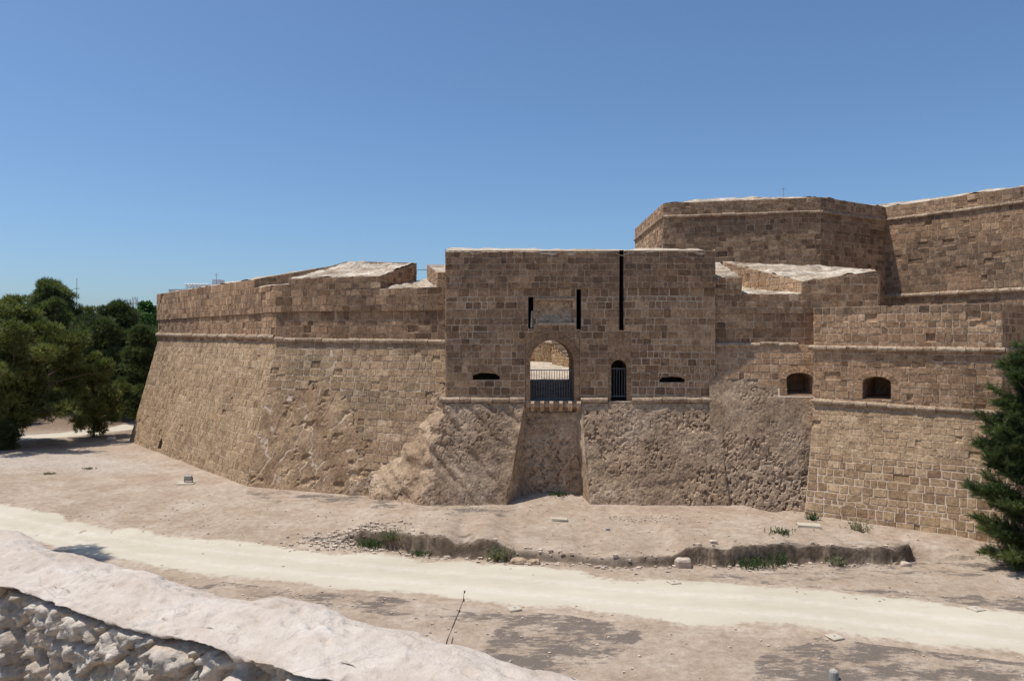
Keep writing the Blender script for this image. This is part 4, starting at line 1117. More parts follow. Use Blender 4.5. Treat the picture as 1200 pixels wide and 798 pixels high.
for i, q in enumerate(tq):
    if q < .15:   n_, dz, w = -.03 - .01 * math.sin(q / .15 * 1.57), None, q / .15
    if q < .15: n_ = -.02; zz = zs_out - .28 * (1 - q / .15) - .035
    elif q < .25:
        a_ = (q - .15) / .10 * math.pi / 2; n_ = -.02 + .05 * (1 - math.cos(a_)); zz = zs_out - .035 * (1 - math.sin(a_))
    elif q < .75:
        w = (q - .25) / .50; n_ = .03 + (TH - .09) * w; zz = zs_out + (zs_in - zs_out) * min(1, w * 2.2) + .028 * math.sin(math.pi * w) - .02 * w
    elif q < .92:
        w = (q - .75) / .17; n_ = TH - .06 + .075 * math.sin(w * math.pi / 2); zb_ = zs_in - .02; zz = zb_ + (zl - zb_) * (1 - math.cos(w * math.pi / 2))
    else:
        w = (q - .92) / .08; n_ = TH + .015 - .10 * w; zz = zl - .015 * math.sin(w * 3.14) + .012 * w
    bump_ = .045 * (fbm(tt * 2.2, n_ * 2.2 + q * 3, 0, 311, 4) - .5) + .020 * (fbm(tt * 10, q * 9, 0, 315, 4, .6) - .5) - .012 * sstep(.62, .75, fbm(tt * 16, q * 15, 0, 316, 2))
    nn_ = n_ + ((.075 * (fbm(tt * 7, q * 2, 0, 317, 4, .6) - .5) if .72 < q else .04 * (fbm(tt * 5, q * 4, 0, 317, 3) - .5)) if .72 < q or q < .25 else 0 * tt)
    Pc[i, :, 0] = SO[0] + SDIR[0] * tt + SN[0] * nn_; Pc[i, :, 1] = SO[1] + SDIR[1] * tt + SN[1] * nn_; Pc[i, :, 2] = zz + bump_ * (1 if .2 < q < .85 else .4)
def npgrid(name, P, mat, parent, attrs=None, smooth=True, flip=False):
    r, c_, _ = P.shape; idx = np.arange(r * c_).reshape(r, c_)
    q = np.stack((idx[:-1, :-1], idx[:-1, 1:], idx[1:, 1:], idx[1:, :-1]), -1).reshape(-1, 4)
    if flip: q = q[:, ::-1].copy()
    return mesh_obj(name, P, q, mat, parent, attrs, smooth)
t = NT('pale_pink_mortar_cap')
n1, n2, n3 = t.noise(2.2, 5, .6), t.noise(11, 6, .7), t.noise(70, 5, .7)
c = t.ramp(n1, [(.3, (.46, .375, .30)), (.5, (.555, .475, .40)), (.72, (.63, .565, .495))])
c = t.mix(1., c, t.ramp(n2, [(.25, (.88, .86, .84)), (.65, (1.05, 1.05, 1.05))]), 'MULTIPLY')
c = t.mix(1., c, t.ramp(n3, [(.25, (.9, .9, .89)), (.7, (1.05, 1.05, 1.05))]), 'MULTIPLY')
c = t.mix(t.math('MULTIPLY', t.range(t.noise(3.3, 5, .65), .56, .72), .65), c, (.47, .35, .265))
c = t.mix(t.math('MULTIPLY', t.range(t.noise(26, 4, .7), .62, .72), .5), c, (.30, .25, .21))
ck_ = t.range(t.voro(3.1, 'DISTANCE_TO_EDGE', vec=t.mix(.12, t.pos, t.n('ShaderNodeTexNoise').outputs['Color'])), .012, .0)
c = t.mix(t.math('MULTIPLY', t.math('MULTIPLY', ck_, t.range(n1, .5, .6)), .55), c, (.33, .26, .21))
M['cap'] = t.done(c, .85, t.bump(n3, .5, .006, t.bump(n2, .8, .025)), .2)
npgrid('mortar_cap', Pc, M['cap'], fw, flip=False)
# rubble face towards the terrace
Zf = np.linspace(7.2, 8.22, 96)
TT, ZZ = np.meshgrid(tt, Zf)
wx = .06 * (fbm(TT * 5, ZZ * 5, 0, 321, 3) - .5); wy = .06 * (fbm(TT * 5, ZZ * 5, 0, 322, 3) - .5)
wx *= 1.5; wy *= 1.5
f1, f2, sid = cell((TT + wx) * .85, (ZZ + wy) * 1.15, .185, 324, .9)
ed = f2 - f1
dome = sstep(0.004, .034, ed)
under = .025 * sstep(-.04, .01, ZZ - np.interp(TT, tt, zl))
nf_ = TH - .035 - under + dome * (.028 + .05 * sid) + .075 * (fbm(TT * 8, ZZ * 8, 0, 326, 4, .65) - .5) * (.6 + .6 * dome) + .038 * (fbm(TT * 30, ZZ * 30, 0, 327, 3, .7) - .5) * (.5 + dome)
nf_ -= .10 * sstep(.64, .74, fbm(TT * 4.5, ZZ * 5.5, 0, 330, 2))
nf_ -= .04 * sstep(.55, .72, fbm(TT * 18, ZZ * 18, 0, 329, 2)) * dome
ZZ = np.minimum(ZZ, np.minimum(np.interp(TT, tt, zl) + .01, np.interp(TT, tt, zs_in) - .07)); nf_ = np.where(Zf[:, None] > ZZ, np.minimum(nf_, TH - .10), nf_)
Pf = np.stack((SO[0] + SDIR[0] * TT + SN[0] * nf_, SO[1] + SDIR[1] * TT + SN[1] * nf_, ZZ), -1)
t = NT('pitted_rubble_stone')
n1, n2, n3 = t.noise(4, 5, .6), t.noise(22, 6, .7), t.noise(90, 4, .7)
sc = t.ramp(t.attr('sid'), [(0., (.50, .42, .33)), (.35, (.62, .535, .44)), (.7, (.68, .605, .515)), (1., (.55, .48, .405))])
sc = t.mix(t.attr('stone'), (.58, .46, .34), sc)
sc = t.mix(1., sc, t.ramp(n1, [(.3, (.8, .79, .78)), (.7, (1.15, 1.14, 1.12))]), 'MULTIPLY')
sc = t.mix(1., sc, t.ramp(n2, [(.28, (.62, .61, .6)), (.6, (1.1, 1.1, 1.1))]), 'MULTIPLY')
sc = t.mix(t.math('MULTIPLY', t.range(t.noise(9, 5, .7), .60, .72), .55), sc, (.17, .15, .13))
M['rubble'] = t.done(sc, .95, t.bump(n3, .6, .006, t.bump(n2, .9, .02)), .15)
npgrid('rubble_face', Pf, M['rubble'], fw, {'sid': sid.ravel(), 'stone': dome.ravel()}, True, False)
# outer face falling to the ditch
to = np.linspace(-42, 34, 240); zo = np.linspace(-.3, 7.98, 40); TO, ZO = np.meshgrid(to, zo)
no = -.005 - .10 * (fbm(TO * .9, ZO * .9, 0, 331, 4) - .5) * 0 + .04 * (fbm(TO * 1.2, ZO * 1.2, 0, 331, 4) - .5) - .12 * (7.98 - ZO) / 8
Po = np.stack((SO[0] + SDIR[0] * TO + SN[0] * no, SO[1] + SDIR[1] * TO + SN[1] * no, ZO), -1)
npgrid('retaining_face', Po, M['rock'], fw, {'tint': fbm(TO, ZO, 0, 333).ravel()}, True, True)
# terrace the photographer stands on
tA, tB = SO + SDIR * -42 + SN * (TH - .1), SO + SDIR * 34 + SN * (TH - .1)
tx = np.linspace(0, 1, 60); ty = np.concatenate((np.linspace(0, 6, 20), np.geomspace(7, 400, 12)))
Pt = np.zeros((len(ty), len(tx), 3))
for i, w in enumerate(ty):
    q = tA[None, :] + (tB - tA)[None, :] * tx[:, None] + SN * w; Pt[i, :, :2] = q; Pt[i, :, 2] = 7.33 + .05 * (fbm(q[:, 0] * .6, q[:, 1] * .6, 0, 341) - .5)
tag(npgrid('terrace_ground', Pt, M['ground'], None, {'litter': np.zeros(Pt.shape[0] * Pt.shape[1])}, True, True), kind='structure')

# ================================================================== VEGETATION
def rand_dirs(n, up=.0):
    v = RNG.normal(size=(n, 3)); v[:, 2] += up; return v / np.linalg.norm(v, axis=1)[:, None]
def needles(C, D, L, W, k, spread=.8):
    """k thin triangles fanned at each centre C around direction D"""
    n = len(C); C = np.repeat(C, k, 0); D = np.repeat(D, k, 0); L = np.repeat(L, k) * RNG.uniform(.6, 1.2, n * k)
    D = D + spread * rand_dirs(n * k); D /= np.linalg.norm(D, axis=1)[:, None]
    S = np.cross(D, rand_dirs(n * k)); S /= np.linalg.norm(S, axis=1)[:, None] + 1e-9
    V = np.stack((C - S * W / 2, C + S * W / 2, C + D * L[:, None]), 1).reshape(-1, 3)
    return V, np.arange(len(V)).reshape(-1, 3)
def leaves(C, size):
    n = len(C); D = rand_dirs(n); S = np.cross(D, rand_dirs(n)); S /= np.linalg.norm(S, axis=1)[:, None] + 1e-9
    Lq = size * RNG.uniform(.6, 1.3, n)[:, None]
    V = np.stack((C - D * Lq, C + S * Lq * .6, C + D * Lq, C - S * Lq * .6), 1).reshape(-1, 3)
    return V, np.arange(len(V)).reshape(-1, 4)
def limb(mb, a, b, r0, r1, bend=.12, n=5):
    a, b = np.array(a, float), np.array(b, float); L = np.linalg.norm(b - a); off = RNG.normal(size=3) * bend * L
    pts = [tuple(a + (b - a) * s + off * math.sin(math.pi * s)) for s in np.linspace(0, 1, n)]
    mb.tube(pts, [r0 + (r1 - r0) * s for s in np.linspace(0, 1, n)], 6)

def clump_tree(name, base, height, spread, crown0, label, mat, nclump=26, cs=(1.0, 1.7), dens=260, trunk_r=.25, group=None, needle=True, flat=.6, lean=(0, 0), shape='round', tl=.42, tw=.07, tint0=.5, seed=0):
    global RNG
    RNG = np.random.default_rng(900 + seed); random.seed(900 + seed)
    root = thing(name, tuple(base), label, 'tree', group)
    base = np.array(base, float); mb = MB()
    top = base + np.array((lean[0], lean[1], height * .82)); fork = base + (top - base) * (crown0 * .8)
    limb(mb, base + (0, 0, -.3), fork, trunk_r, trunk_r * .7, .03); limb(mb, fork, top, trunk_r * .7, trunk_r * .2, .05)
    V, T = [], []
    for i in range(nclump):
        h = crown0 + (1 - crown0) * (i + RNG.uniform(0, 1)) / nclump
        s = (h - crown0) / (1 - crown0)
        prof = {'round': math.sqrt(max(.02, 1 - (2 * s - .9) ** 2)), 'umbrella': (.55 + .45 * math.sin(math.pi * min(1, s * 1.15 + .1))) * math.sqrt(max(.05, 1 - s ** 5)), 'cone': (1.02 - s) ** .8 * min(1, .45 + 4 * s)}[shape]
        az = i * 2.39996 + RNG.uniform(-.5, .5); rr = spread * prof * RNG.uniform(.25, 1.12)
        r_ = RNG.uniform(*cs) * (.75 + .4 * prof)
        c = base + np.array((lean[0] * s, lean[1] * s, 0)) + np.array((math.cos(az) * max(0, rr - r_ * .5), math.sin(az) * max(0, rr - r_ * .5), h * height - r_ * flat * .6))
        j = base + (top - base) * min(.97, max(crown0 * .7, (c[2] - base[2]) / height * .85)); limb(mb, j, c, trunk_r * .3, .03, .1)
        # sub clumps around the limb end
        m = 7
        for k in range(m):
            cc = c + rand_dirs(1, .25)[0] * r_ * np.array((.75, .75, .75 * flat)) * RNG.uniform(.3, 1.)
            rs = r_ * RNG.uniform(.35, .6); n = int(dens / m * (rs / .5) ** 1.4) + 8
            d = rand_dirs(n, .35); rad = RNG.uniform(.55, 1.08, n)[:, None]
            C = cc + d * rad * rs * np.array((1, 1, flat))
            tc = np.clip(tint0 + RNG.normal(0, .22) + RNG.normal(0, .14, n), 0, 1)
            if needle:
                v, f = needles(C, d + np.array((0, 0, .3)), np.full(n, tl), tw, 4); T.append(np.repeat(tc, 4))
            else:
                v, f = leaves(C, tl); T.append(tc)
            V.append(v)
    mb.build('trunk', M['bark'], root, True)
    V = np.concatenate(V); k = 3 if needle else 4
    mesh_obj('crown', V, np.arange(len(V)).reshape(-1, k), mat, root, {'tint': np.concatenate(T)})
    return root
gz = lambda x, y: float(ground_z(np.array([x]), np.array([y]))[0])
def tree_at(px, Y, ytop, **k):
    x = (px - 600) / F * Y; zb = gz(x, Y); return (x, Y, zb), E + (HZ - ytop) / F * Y - zb
def T(name, px, Y, ytop, spread, c0, label, mat, **k):
    b_, h = tree_at(px, Y, ytop); return clump_tree(name, b_, h, spread, c0, label, M[mat], group='trees left of the bastion', **k)
T('pine_tree', 12, 63, 350, 6.6, .20, 'broad yellow-green pine at the photo\'s left edge with dark trunk on bare ground', 'pine_yellow', nclump=80, cs=(1.0, 1.7), dens=300, seed=1, trunk_r=.3, tint0=.4)
b_, h = tree_at(9, 61.5, 492)
clump_tree('shrub', b_, h, 1.3, .05, 'low dark shrub at the foot of the yellow-green pine\'s trunk', M['pine_dark'], nclump=16, cs=(.45, .8), dens=200, seed=21, trunk_r=.07, tl=.3, tint0=.35)
T('pine_tree', 60, 88, 329, 5.2, .5, 'tallest dark pine with domed umbrella crown behind the other trees', 'pine_dark', nclump=40, cs=(1.3, 2.2), dens=330, seed=2, shape='umbrella', trunk_r=.35, tint0=.6)
T('pine_tree', 133, 84, 354, 5.6, .14, 'wide dark dense pine right of the domed pine', 'pine_dark', nclump=46, cs=(1.4, 2.3), dens=330, seed=3, trunk_r=.3, tint0=.35)
T('pine_tree', 166, 80, 382, 3.2, .10, 'dark slender pine closest to the bastion corner', 'pine_dark', nclump=36, cs=(1.0, 1.7), dens=300, seed=4, shape='cone', tint0=.3)
T('pine_tree', 110, 69, 414, 2.7, .12, 'small young pine standing alone on bare soil beside the pale path', 'pine_yellow', nclump=44, cs=(.5, .95), dens=200, seed=5, shape='round', trunk_r=.14, tl=.32, tint0=.5)
T('pine_tree', 30, 96, 372, 6.0, .2, 'dark pine filling the gap below the domed pine', 'pine_dark', nclump=40, cs=(1.5, 2.4), dens=280, seed=6, tint0=.35)
T('pine_tree', 95, 104, 372, 6.0, .2, 'shaded dark pine deepest in the grove', 'pine_dark', nclump=34, cs=(1.5, 2.6), dens=260, seed=7, tint0=.3)
T('pine_tree', -42, 78, 356, 5.5, .2, 'dark pine cut off by the frame behind the yellow-green pine', 'pine_dark', nclump=36, cs=(1.4, 2.2), dens=280, seed=8, tint0=.4)
T('broadleaf_tree', 174, 128, 354, 6.0, .25, 'bright green broadleaf tree far behind beside the bastion top', 'broad', nclump=30, cs=(1.5, 2.4), dens=420, needle=False, tl=.26, seed=9, flat=.9, tint0=.45)
# tall tree outside the frame whose shadow tip lies on the road
clump_tree('pine_tree', (-25.2, 33.2, gz(-25.2, 33.2)), 19.0, 2.1, .6, 'tall slim pine beside the road beyond the left edge', M['pine_dark'], nclump=18, cs=(.7, 1.1), dens=260, seed=10, trunk_r=.2)

def conifer(base, height, spread, label, mat, seed):
    global RNG
    RNG = np.random.default_rng(seed); random.seed(seed)
    root = thing('conifer_tree', tuple(base), label, 'tree'); base = np.array(base, float); mb = MB()
    limb(mb, base - (0, 0, .2), base + (0, 0, height * .97), .15, .02, .01, 8)
    V, T_ = [], []
    z = .12
    while z < height - .2:
        s = z / height; n = 4 if s < .8 else 3
        for i in range(n):
            az = RNG.uniform(0, 6.283); ln = spread * ((1 - s) ** .7 * RNG.uniform(.45, 1.2) * min(1, .7 + s * 2) + .12)
            a = base + (0, 0, z); dirv = np.array((math.cos(az), math.sin(az), RNG.uniform(-.05, .7)))
            b_ = a + dirv * ln; b_[2] = max(b_[2], base[2] + .15); limb(mb, a, b_, .03, .008, .05, 4)
            m = max(4, int(ln * 9)); tb = np.clip(.45 + RNG.normal(0, .18) + (.25 if s < .22 and RNG.uniform() < .5 else 0), 0, 1)
            for q in np.linspace(.18, 1.02, m):
                p = a + (b_ - a) * q
                tw_ = 5
                D = rand_dirs(tw_) * np.array((1, 1, .5)) + dirv * .9 + np.array((0, 0, .15)); D /= np.linalg.norm(D, axis=1)[:, None]
                Ls = RNG.uniform(.25, .55, tw_) * (1.1 - .45 * q) * (.6 + .5 * min(1, ln))
                for d, L_ in zip(D, Ls):
                    kk = 5; C = p + d * np.linspace(.1, 1, kk)[:, None] * L_
                    v, f = needles(C, np.repeat(d[None], kk, 0), np.full(kk, .20), .022, 5, .75)
                    V.append(v); T_.append(np.full(kk * 5, np.clip(tb + RNG.normal(0, .1), 0, 1)))
        z += RNG.uniform(.16, .34)
    mb.build('trunk', M['bark'], root, True)
    V = np.concatenate(V); mesh_obj('crown', V, np.arange(len(V)).reshape(-1, 3), mat, root, {'tint': np.concatenate(T_)})
    return root
cb = at(1206, 657, 32.3)
conifer((cb[0], cb[1], gz(cb[0], cb[1])), 9.4, 2.15, 'young dark conifer with feathery branches at the photo\'s right edge before the low bastion', M['fir'], 5)

def weed(px, py, Y, w, h, n, mat, label, blade=.02):
    x = (px - 600) / F * Y; z = gz(x, Y); w *= 1.15; h *= 1.25
    C = np.stack((x + RNG.normal(0, w * .35, n), Y + RNG.normal(0, w * .25, n), np.full(n, z) - .02), -1)
    D = rand_dirs(n) * np.array((.55, .55, .2)) + np.array((0, 0, .8)); D /= np.linalg.norm(D, axis=1)[:, None]
    Vs, Ts = [], []
    L = h * RNG.uniform(.5, 1.05, n)
    for q in (.25, .5, .75, 1.):
        v, f = needles(C + D * (L * q)[:, None], D, np.full(n, .11), .035, 3, .9); Vs.append(v); Ts.append(np.clip(RNG.normal(.5, .2, len(f)), 0, 1))
    for q in (.5, 1.):                                            # the stalks
        v, f = needles(C, D, L * q, .016, 1, .05); Vs.append(v); Ts.append(np.full(len(f), .4))
    V = np.concatenate(Vs) - np.array((x, Y, z)); o = mesh_obj('weed_plant', V, np.arange(len(V)).reshape(-1, 3), M[mat], None, {'tint': np.concatenate(Ts)})
    o.location = (x, Y, z); tag(o, label, 'plant', 'weeds in the ditch')
weed(437, 641, 35.1, .7, .34, 110, 'weed', 'green weed clump at the left end of the trench, beside the rubble')
weed(458, 640, 34.9, .7, .36, 90, 'weed_grey', 'taller grey-green weed clump in the trench, right of the leafy green one')
weed(493, 648, 34.0, .6, .25, 50, 'weed', 'low thin weeds on the trench floor')
weed(584, 650, 33.0, .5, .48, 120, 'weed_grey', 'dusty grey bush at the trench\'s pale stone end')
weed(882, 658, 32.15, .9, .35, 120, 'weed', 'wide bluish green weed at the foot of the dark ledge')
weed(912, 655, 32.3, .5, .5, 50, 'weed', 'spindly weed against the dark ledge, right of the wide one')
weed(978, 654, 32.5, .6, .3, 60, 'weed_grey', 'small pale weed near the ledge\'s right end')
weed(1005, 628, 36.6, .7, .5, 50, 'weed_grey', 'sparse blue-green weed in the groove below the low bastion')
weed(952, 613, 38.6, .4, .35, 40, 'weed', 'small weed in the groove near the eroded flank wall')
weed(918, 634, 34.6, .8, .2, 40, 'weed', 'low dry weeds on top of the ledge')
weed(655, 578, 41.6, .5, .18, 40, 'weed', 'tiny green weeds below the gate recess')
for px_, py_, lb_ in ((58, 560, 'low faded green tuft on open ground, farther from the bastion'), (104, 554, 'low faded green tuft on open ground nearer the bastion')):
    Yt = 8.75 * F / (py_ - HZ); weed(px_, py_, Yt, .45, .07, 26, 'weed_grey', lb_)

# dead stem growing beside the parapet
mb = MB(); a = at(523, 752, 3.15)
pts = [at(*q) for q in ((521, 770, 3.15), (524, 750, 3.15), (531, 733, 3.15), (538, 716, 3.16), (543, 703, 3.16), (544, 692, 3.16))]
root = thing('dead_stem', pts[0], 'thin dry plant stem rising behind the parapet cap', 'plant')
mb.tube(pts, [.0028, .0026, .0023, .002, .0017, .001], 6); mb.tube([pts[3], at(535, 714, 3.16)], .0015, 4); mb.tube([at(530, 765, 3.1), at(529.5, 752, 3.1), at(531, 747, 3.1)], .002, 4)
mb.build('stem', M['deadwood'], root)
for q in ((543, 703), (544, 693), (538, 716)):
    mb = MB()
    c_ = at(q[0] + .5, q[1], 3.16); mb.tube([(c_[0], c_[1], c_[2] - .006), c_, (c_[0] + .002, c_[1], c_[2] + .006)], [.0015, .0042, .0015], 5); mb.build('seed_head', M['deadwood'], root)

# ================================================================== LOOSE STONES, PLATES AND SMALL THINGS
def stone_shape(c, r, rnd):
    """an angular stone: a jittered cut cube"""
    n1 = []
    for x in (-1, 1):
        for y in (-1, 1):
            for z in (-1, 1):
                n1.append((c[0] + x * r * rnd.uniform(.55, 1.1), c[1] + y * r * rnd.uniform(.5, 1.), c[2] + z * r * rnd.uniform(.35, .8)))
    return n1, [(0, 1, 3, 2), (4, 6, 7, 5), (0, 4, 5, 1), (2, 3, 7, 6), (0, 2, 6, 4), (1, 5, 7, 3)]
rnd = random.Random(3)
def scatter(name, items, mat):
    mb = MB()
    for x, y, r in items:
        v, f = stone_shape((x, y, gz(x, y) + r * .2), r, rnd); mb.add(v, f, rnd.random())
    return tag(mb.build(name, mat), kind='stuff')
heap = [(-7.6 + rnd.gauss(0, 1.1), 35.9 + rnd.gauss(0, .6), rnd.choice((.03, .04, .05, .07, .10))) for _ in range(420)]
scatter('rubble', heap, M['pebble'])
pb = []
for _ in range(4000):
    x = rnd.uniform(-26, 22); y = rnd.uniform(20.5, 44)
    if y > float(footline(x)) - .4: continue
    u_ = (y - np.interp(x, [p[0] for p in LO], [p[1] for p in LO])) / 4.
    if 0 < u_ < 1 and rnd.random() < .93: continue
    pb.append((x, y, rnd.choice((.012, .014, .016, .02, .024, .045))))
for _ in range(230):       # along the foot of the step
    x = rnd.uniform(-7, 16.5); pb.append((x, float(ystep(x)) - abs(rnd.gauss(0, .35)) - .05, rnd.choice((.03, .04, .06, .09))))
for _ in range(160): pb.append((rnd.gauss(6.3, 1.0), rnd.gauss(37.8, .35), rnd.choice((.02, .03, .05))))
for _ in range(160): pb.append((rnd.gauss(-1.2, 1.2), rnd.gauss(39.6, .4), rnd.choice((.02, .03, .04))))
for _ in range(70):       # along the broken lip of the step
    x = rnd.uniform(-6, 16.5); pb.append((x, float(ystep(x)) + .12 + abs(rnd.gauss(0, .22)), rnd.choice((.03, .05, .07, .10))))
scatter('pebbles', pb, M['pebble'])
def boulder(px, py, Y, r, label, sq=.7, mat='pebble'):
    x = (px - 600) / F * Y; z = gz(x, Y)
    rg = np.random.default_rng(int(px)); n, m = 12, 9
    P = np.zeros((m, n + 1, 3))
    for i in range(m):
        th = math.pi * i / (m - 1)
        for j in range(n + 1):
            a = 2 * math.pi * (j % n) / n; d = np.array((math.sin(th) * math.cos(a), math.sin(th) * math.sin(a), -math.cos(th)))
            d = np.sign(d) * np.abs(d) ** .55
            q = 1 + .45 * (float(fbm(d[0] * 1.5 + px, d[1] * 1.5, d[2] * 1.5, 401, 3)) - .5)
            P[i, j] = np.array((x, Y, z + r * .35 * sq)) + d * r * q * np.array((1, .8, sq))
    mb = MB(); mb.grid(P, .6); o = mb.build('stone', M[mat]); o.location = (0, 0, 0)
    me = o.data; off = Vector((x, Y, z)); me.transform(Matrix.Translation(-off)); o.location = off
    return tag(o, label, 'stone', 'loose stones on the ditch ground')
boulder(607, 655, 32.75, .33, 'flat pale stone at the trench edge right of the grey bush', .5, 'rock')
boulder(626, 654, 32.6, .24, 'small pale stone next along the trench edge', .55, 'rock')
boulder(836, 643, 33.2, .18, 'pale stone lying on top of the dark ledge', .6)
boulder(1061, 662, 32.3, .18, 'small pale stone at the ledge\'s right end', .6)
boulder(800, 650, 32.25, .32, 'upright tan stone at the ledge\'s left end', .9, 'pebble')
boulder(131, 521, 66.5, .35, 'whitish stone on the soil below the young pine', .7, 'plate')
boulder(712, 628, 36.0, .10, 'single grey stone on the bare ground before the battered block', .8, 'concrete')
def slab_thing(name, px, py, Y, dx, dy, dz, rz, label, cat, mat, tilt=0., group=None):
    x = (px - 600) / F * Y; z = gz(x, Y)
    mb = MB(); b_ = .02
    hx, hy = dx / 2, dy / 2; V = []
    for (k, zz) in ((1, -.02), (1, dz - b_), (0, dz)):
        for sx, sy in ((-1, -1), (1, -1), (1, 1), (-1, 1)): V.append((sx * (hx - (0 if k else b_)) + random.gauss(0, .006), sy * (hy - (0 if k else b_)) + random.gauss(0, .006), zz))
    fs = [(8, 9, 10, 11)] + [(r * 4 + i, r * 4 + (i + 1) % 4, r * 4 + 4 + (i + 1) % 4, r * 4 + 4 + i) for r in (0, 1) for i in range(4)]
    mb.add(V, fs); o = mb.build(name, M[mat]); o.location = (x, Y, z + .03); o.rotation_euler = (tilt, tilt * .5, rz)
    return tag(o, label, cat, group)
slab_thing('stone_slab', 948, 630, 35.9, 1.0, .5, .10, -.25, 'pale cut slab lying flat on the plateau before the low bastion', 'slab', 'plate', .03)
slab_thing('stone_slab', 656, 617, 37.6, .75, .28, .09, -.1, 'thin pale slab lying on the ground before the gate recess', 'slab', 'plate', .04)
slab_thing('stone_slab', 218, 575, 46.5, 1.0, .7, .05, .1, 'low pale slab under the small floodlight', 'slab', 'plate')
def plate(px, py, label):
    Y = (E - .02) * F / (py - HZ); o = slab_thing('marker_plate', px, py, Y, .42, .42, .04, .3, label, 'plate', 'plate', 0, 'cream plates beside the road')
    mb = MB(); mb.tube([(o.location.x, o.location.y, o.location.z + .035), (o.location.x, o.location.y, o.location.z + .055)], .045, 10); mb.build('stud', M['steel'], o)
plate(978, 747, 'square cream plate on brown soil below the road, among dark litter at right')
plate(603, 713, 'square cream plate below the road near the middle')
plate(790, 683, 'square cream plate on the upper edge of the road')
plate(1144, 713, 'square cream plate above the road at the far right')
mb = MB(); bx_ = at(977, 793, 21.6); z_ = gz(bx_[0], 21.6)
root = thing('concrete_stub', (bx_[0], 21.6, z_), 'short grey concrete stub in the dark litter at the bottom edge', 'post')
mb.tube([(bx_[0], 21.6, z_ - .05), (bx_[0], 21.6, z_ + .20), (bx_[0], 21.6, z_ + .23)], [.13, .125, .10], 12); mb.build('shaft', M['concrete'], root)
mb = MB(); mb.tube([(bx_[0], 21.6, z_ + .235), (bx_[0], 21.6, z_ + .25)], [.06, .05], 10); mb.build('cap', M['plate'], root)
# small floodlight on the ground before the bastion
fx, fy = (221 - 600) / F * 46.6, 46.6; fz = gz(fx, fy) + .06
root = thing('floodlight', (fx, fy, fz), 'small grey floodlight box aimed at the bastion, on a pale slab', 'floodlight')
mb = MB(); c, s_ = math.cos(.5), math.sin(.5)
def tilted(cy, cz, dx, dy, dz, mat, nm, par):
    mb = MB(); mb.box((0, 0, 0), (dx, dy, dz)); V = []
    for v in mb.V: V.append((fx + v[0], fy + cy + v[1] * c - v[2] * s_, fz + cz + v[1] * s_ + v[2] * c))
    mb.V = V; return mb.build(nm, mat, par)
tilted(0, .27, .42, .16, .34, M['concrete'], 'housing', root); tilted(.08, .31, .36, .012, .28, M['lens'], 'lens', root)
mb = MB()
for sx in (-.24, .24): mb.box((fx + sx, fy, fz + .15), (.03, .06, .3))
mb.box((fx, fy, fz + .015), (.5, .1, .03)); mb.build('bracket', M['iron'], root)

# ================================================================== FAR BUILDING, MASTS, CABLE
bY = 165.0; sx0, sx1 = (198 - 600) / F * bY, (256 - 600) / F * bY; zr_ = E + (HZ - 341) / F * bY
bld = thing('apartment_building', ((sx0 + sx1) / 2, bY + 5, 1), 'white flat-roofed building far off, only its roof shows over the bastion', 'building')
mb = MB(); mb.box(((sx0 + sx1) / 2, bY + 5, zr_ / 2), (sx1 - sx0, 10, zr_)); mb.build('wall', M['white'], bld)
mb = MB()
mb.box(((sx0 + sx1) / 2, bY - .02, zr_ + .18), (sx1 - sx0 + .1, .2, .36)); mb.build('roof_parapet', M['white'], bld)
for r in range(5):
    for q in range(3):
        x = sx0 + 1.8 + q * 3.2; z = zr_ - 2.2 - r * 3.1
        mb = MB(); mb.box((x, bY - .03, z), (1.5, .1, 1.5)); w_ = mb.build('window', M['white'], bld)
        mb = MB(); mb.box((x, bY - .09, z), (1.3, .04, 1.3)); mb.build('pane', M['glass'], w_)
x0 = (243 - 600) / F * bY; x1 = (252 - 600) / F * bY
mb = MB(); mb.box(((x0 + x1) / 2, bY + 4, zr_ + 1.3), (x1 - x0, 3, 2.6)); mb.build('roof_hut', M['white'], bld)
for i in range(8):
    x = (216 + 3.6 * i - 600) / F * bY; root = thing('water_tank', (x, bY + 1.2, zr_), 'white roof water tank in a tight row on the far building', 'tank', 'water tanks on the far roof')
    mb = MB()
    for a in (-.25, .25):
        for b2 in (-.5, .5): mb.box((x + a, bY + 1.5 + b2, zr_ + .5), (.06, .06, 1.0))
    mb.tube([(x - .25, bY + 1.0, zr_ + .9), (x + .25, bY + 1.0, zr_ + .9), (x + .25, bY + 2.0, zr_ + .9), (x - .25, bY + 2.0, zr_ + .9), (x - .25, bY + 1.0, zr_ + .9)], .04, 4)
    mb.build('stand', M['steel'], root)
    mb = MB(); mb.tube([(x, bY + .7, zr_ + 1.35), (x, bY + .8, zr_ + 1.35), (x, bY + 2.2, zr_ + 1.35), (x, bY + 2.3, zr_ + 1.35)], [.2, .31, .31, .2], 12); mb.build('tank', M['white'], root, True)
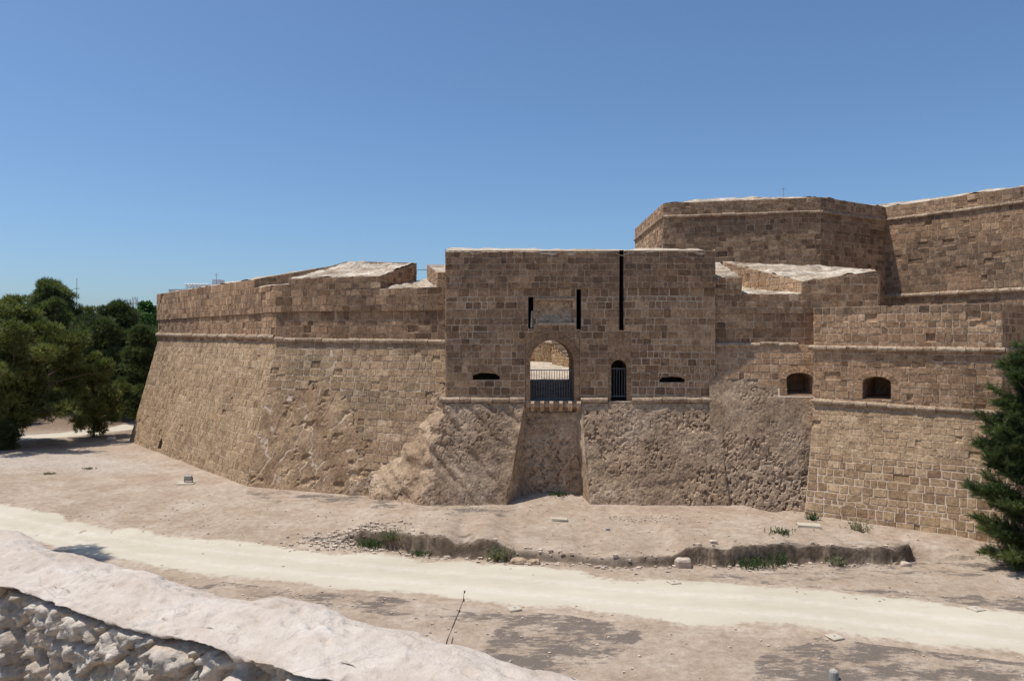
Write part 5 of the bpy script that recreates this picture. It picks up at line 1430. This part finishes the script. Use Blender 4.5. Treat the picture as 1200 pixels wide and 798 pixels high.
def mast(px, ytop, Y, z0, w, label, lattice):
    x = (px - 600) / F * Y; zt = E + (HZ - ytop) / F * Y; root = thing('antenna_mast', (x, Y, z0), label, 'antenna', 'antenna masts on the skyline'); mb = MB()
    if lattice:
        n = 14; cs_ = [(-1, -1), (1, -1), (1, 1), (-1, 1)]
        f_ = lambda s: w * (1 - .5 * s)
        for a, b2 in cs_: mb.tube([(x + a * f_(0), Y + b2 * f_(0), z0), (x + a * f_(1), Y + b2 * f_(1), zt)], .07, 4)
        for i in range(n):
            s0, s1 = i / n, (i + 1) / n
            for k in range(4):
                a, b2 = cs_[k], cs_[(k + 1) % 4]
                mb.tube([(x + a[0] * f_(s0), Y + a[1] * f_(s0), z0 + (zt - z0) * s0), (x + b2[0] * f_(s1), Y + b2[1] * f_(s1), z0 + (zt - z0) * s1)], .045, 4)
    else: mb.tube([(x, Y, z0), (x, Y, zt)], [w, w * .4], 6)
    mb.build('pole', M['steel'], root)
    if lattice:
        for k in range(3): 
            mb = MB(); mb.box((x + .9 * (k - 1), Y - 1.0, zt - 1.5 - .9 * (k % 2)), (.35, .3, 1.5)); mb.build('panel_antenna', M['white'], root)
    else:
        mb = MB(); mb.box((x, Y, zt - (zt - z0) * .12), (w * 7, w, w)); mb.build('crossbar', M['steel'], root)
mast(158, 348, 230, 1, 1.0, 'lattice phone mast with panels above the trees by the bastion', True)
mast(90, 326, 260, 1, .22, 'thin pole mast rising behind the domed pine', False)
mast(253.5, 320, 166, zr_, .10, 'whip antenna on the far white building', False)
mast(918, 219, 66.5, zRt + .5, .045, 'thin antenna rod on top of the main rampart', False)
ca, cb_ = at(484, 316.2, 52.5), at(520, 316.0, 52.5)
root = thing('cable', ca, 'thin cable strung across the large embrasure beside the gatehouse', 'cable')
mb = MB(); mb.tube([at(478 + 7 * i, 316 + .5 * math.sin(i), 52.5) for i in range(7)], .025, 5); mb.build('wire', M['iron'], root)
for px_ in (478, 520):
    mb = MB(); q = at(px_, 316, 52.5); mb.box((q[0], q[1], q[2] - 1.2), (.08, .08, 2.8)); mb.build('post', M['iron'], root)

# ================================================================== CAMERA AND LIGHT
cam = bpy.data.cameras.new('camera'); co = bpy.data.objects.new('camera', cam); COL.objects.link(co)
co.location = (0, 0, E); co.rotation_euler = (math.radians(90), 0, 0)
cam.sensor_width = 36; cam.lens = 36 * F / 1200; cam.clip_start = .1; cam.clip_end = 8000
scene.camera = co
el = math.radians(69); hv = Vector((-1., -.015)).normalized()
sd = Vector((hv.x * math.cos(el), hv.y * math.cos(el), math.sin(el)))
su = bpy.data.lights.new('sun', 'SUN'); su.energy = 4.3; su.angle = math.radians(.53); su.color = (1, .955, .89)
so = bpy.data.objects.new('sun', su); COL.objects.link(so); so.rotation_euler = sd.to_track_quat('Z', 'Y').to_euler(); so.location = (-30, 10, 60)
w = bpy.data.worlds.new('World'); scene.world = w; w.use_nodes = True
nt_ = w.node_tree; bg = nt_.nodes['Background']; sk = nt_.nodes.new('ShaderNodeTexSky')
sk.sky_type = 'NISHITA'; sk.sun_disc = False; sk.sun_elevation = el; sk.sun_rotation = math.atan2(hv.x, hv.y)
sk.air_density = 1.0; sk.dust_density = 3.4; sk.ozone_density = 7.0; sk.altitude = 1200
tn = nt_.nodes.new('ShaderNodeMix'); tn.data_type = 'RGBA'; tn.blend_type = 'MULTIPLY'; tn.inputs[0].default_value = 1.; tn.inputs[7].default_value = (.93, 1.01, 1.02, 1)
nt_.links.new(sk.outputs[0], tn.inputs[6]); nt_.links.new(tn.outputs[2], bg.inputs[0]); bg.inputs[1].default_value = .13
vs = scene.view_settings; vs.view_transform = 'Standard'; vs.look = 'None'; vs.exposure = 0.; vs.gamma = 1; vs.use_curve_mapping = False
scene.cycles.max_bounces = 6; scene.cycles.use_denoising = True
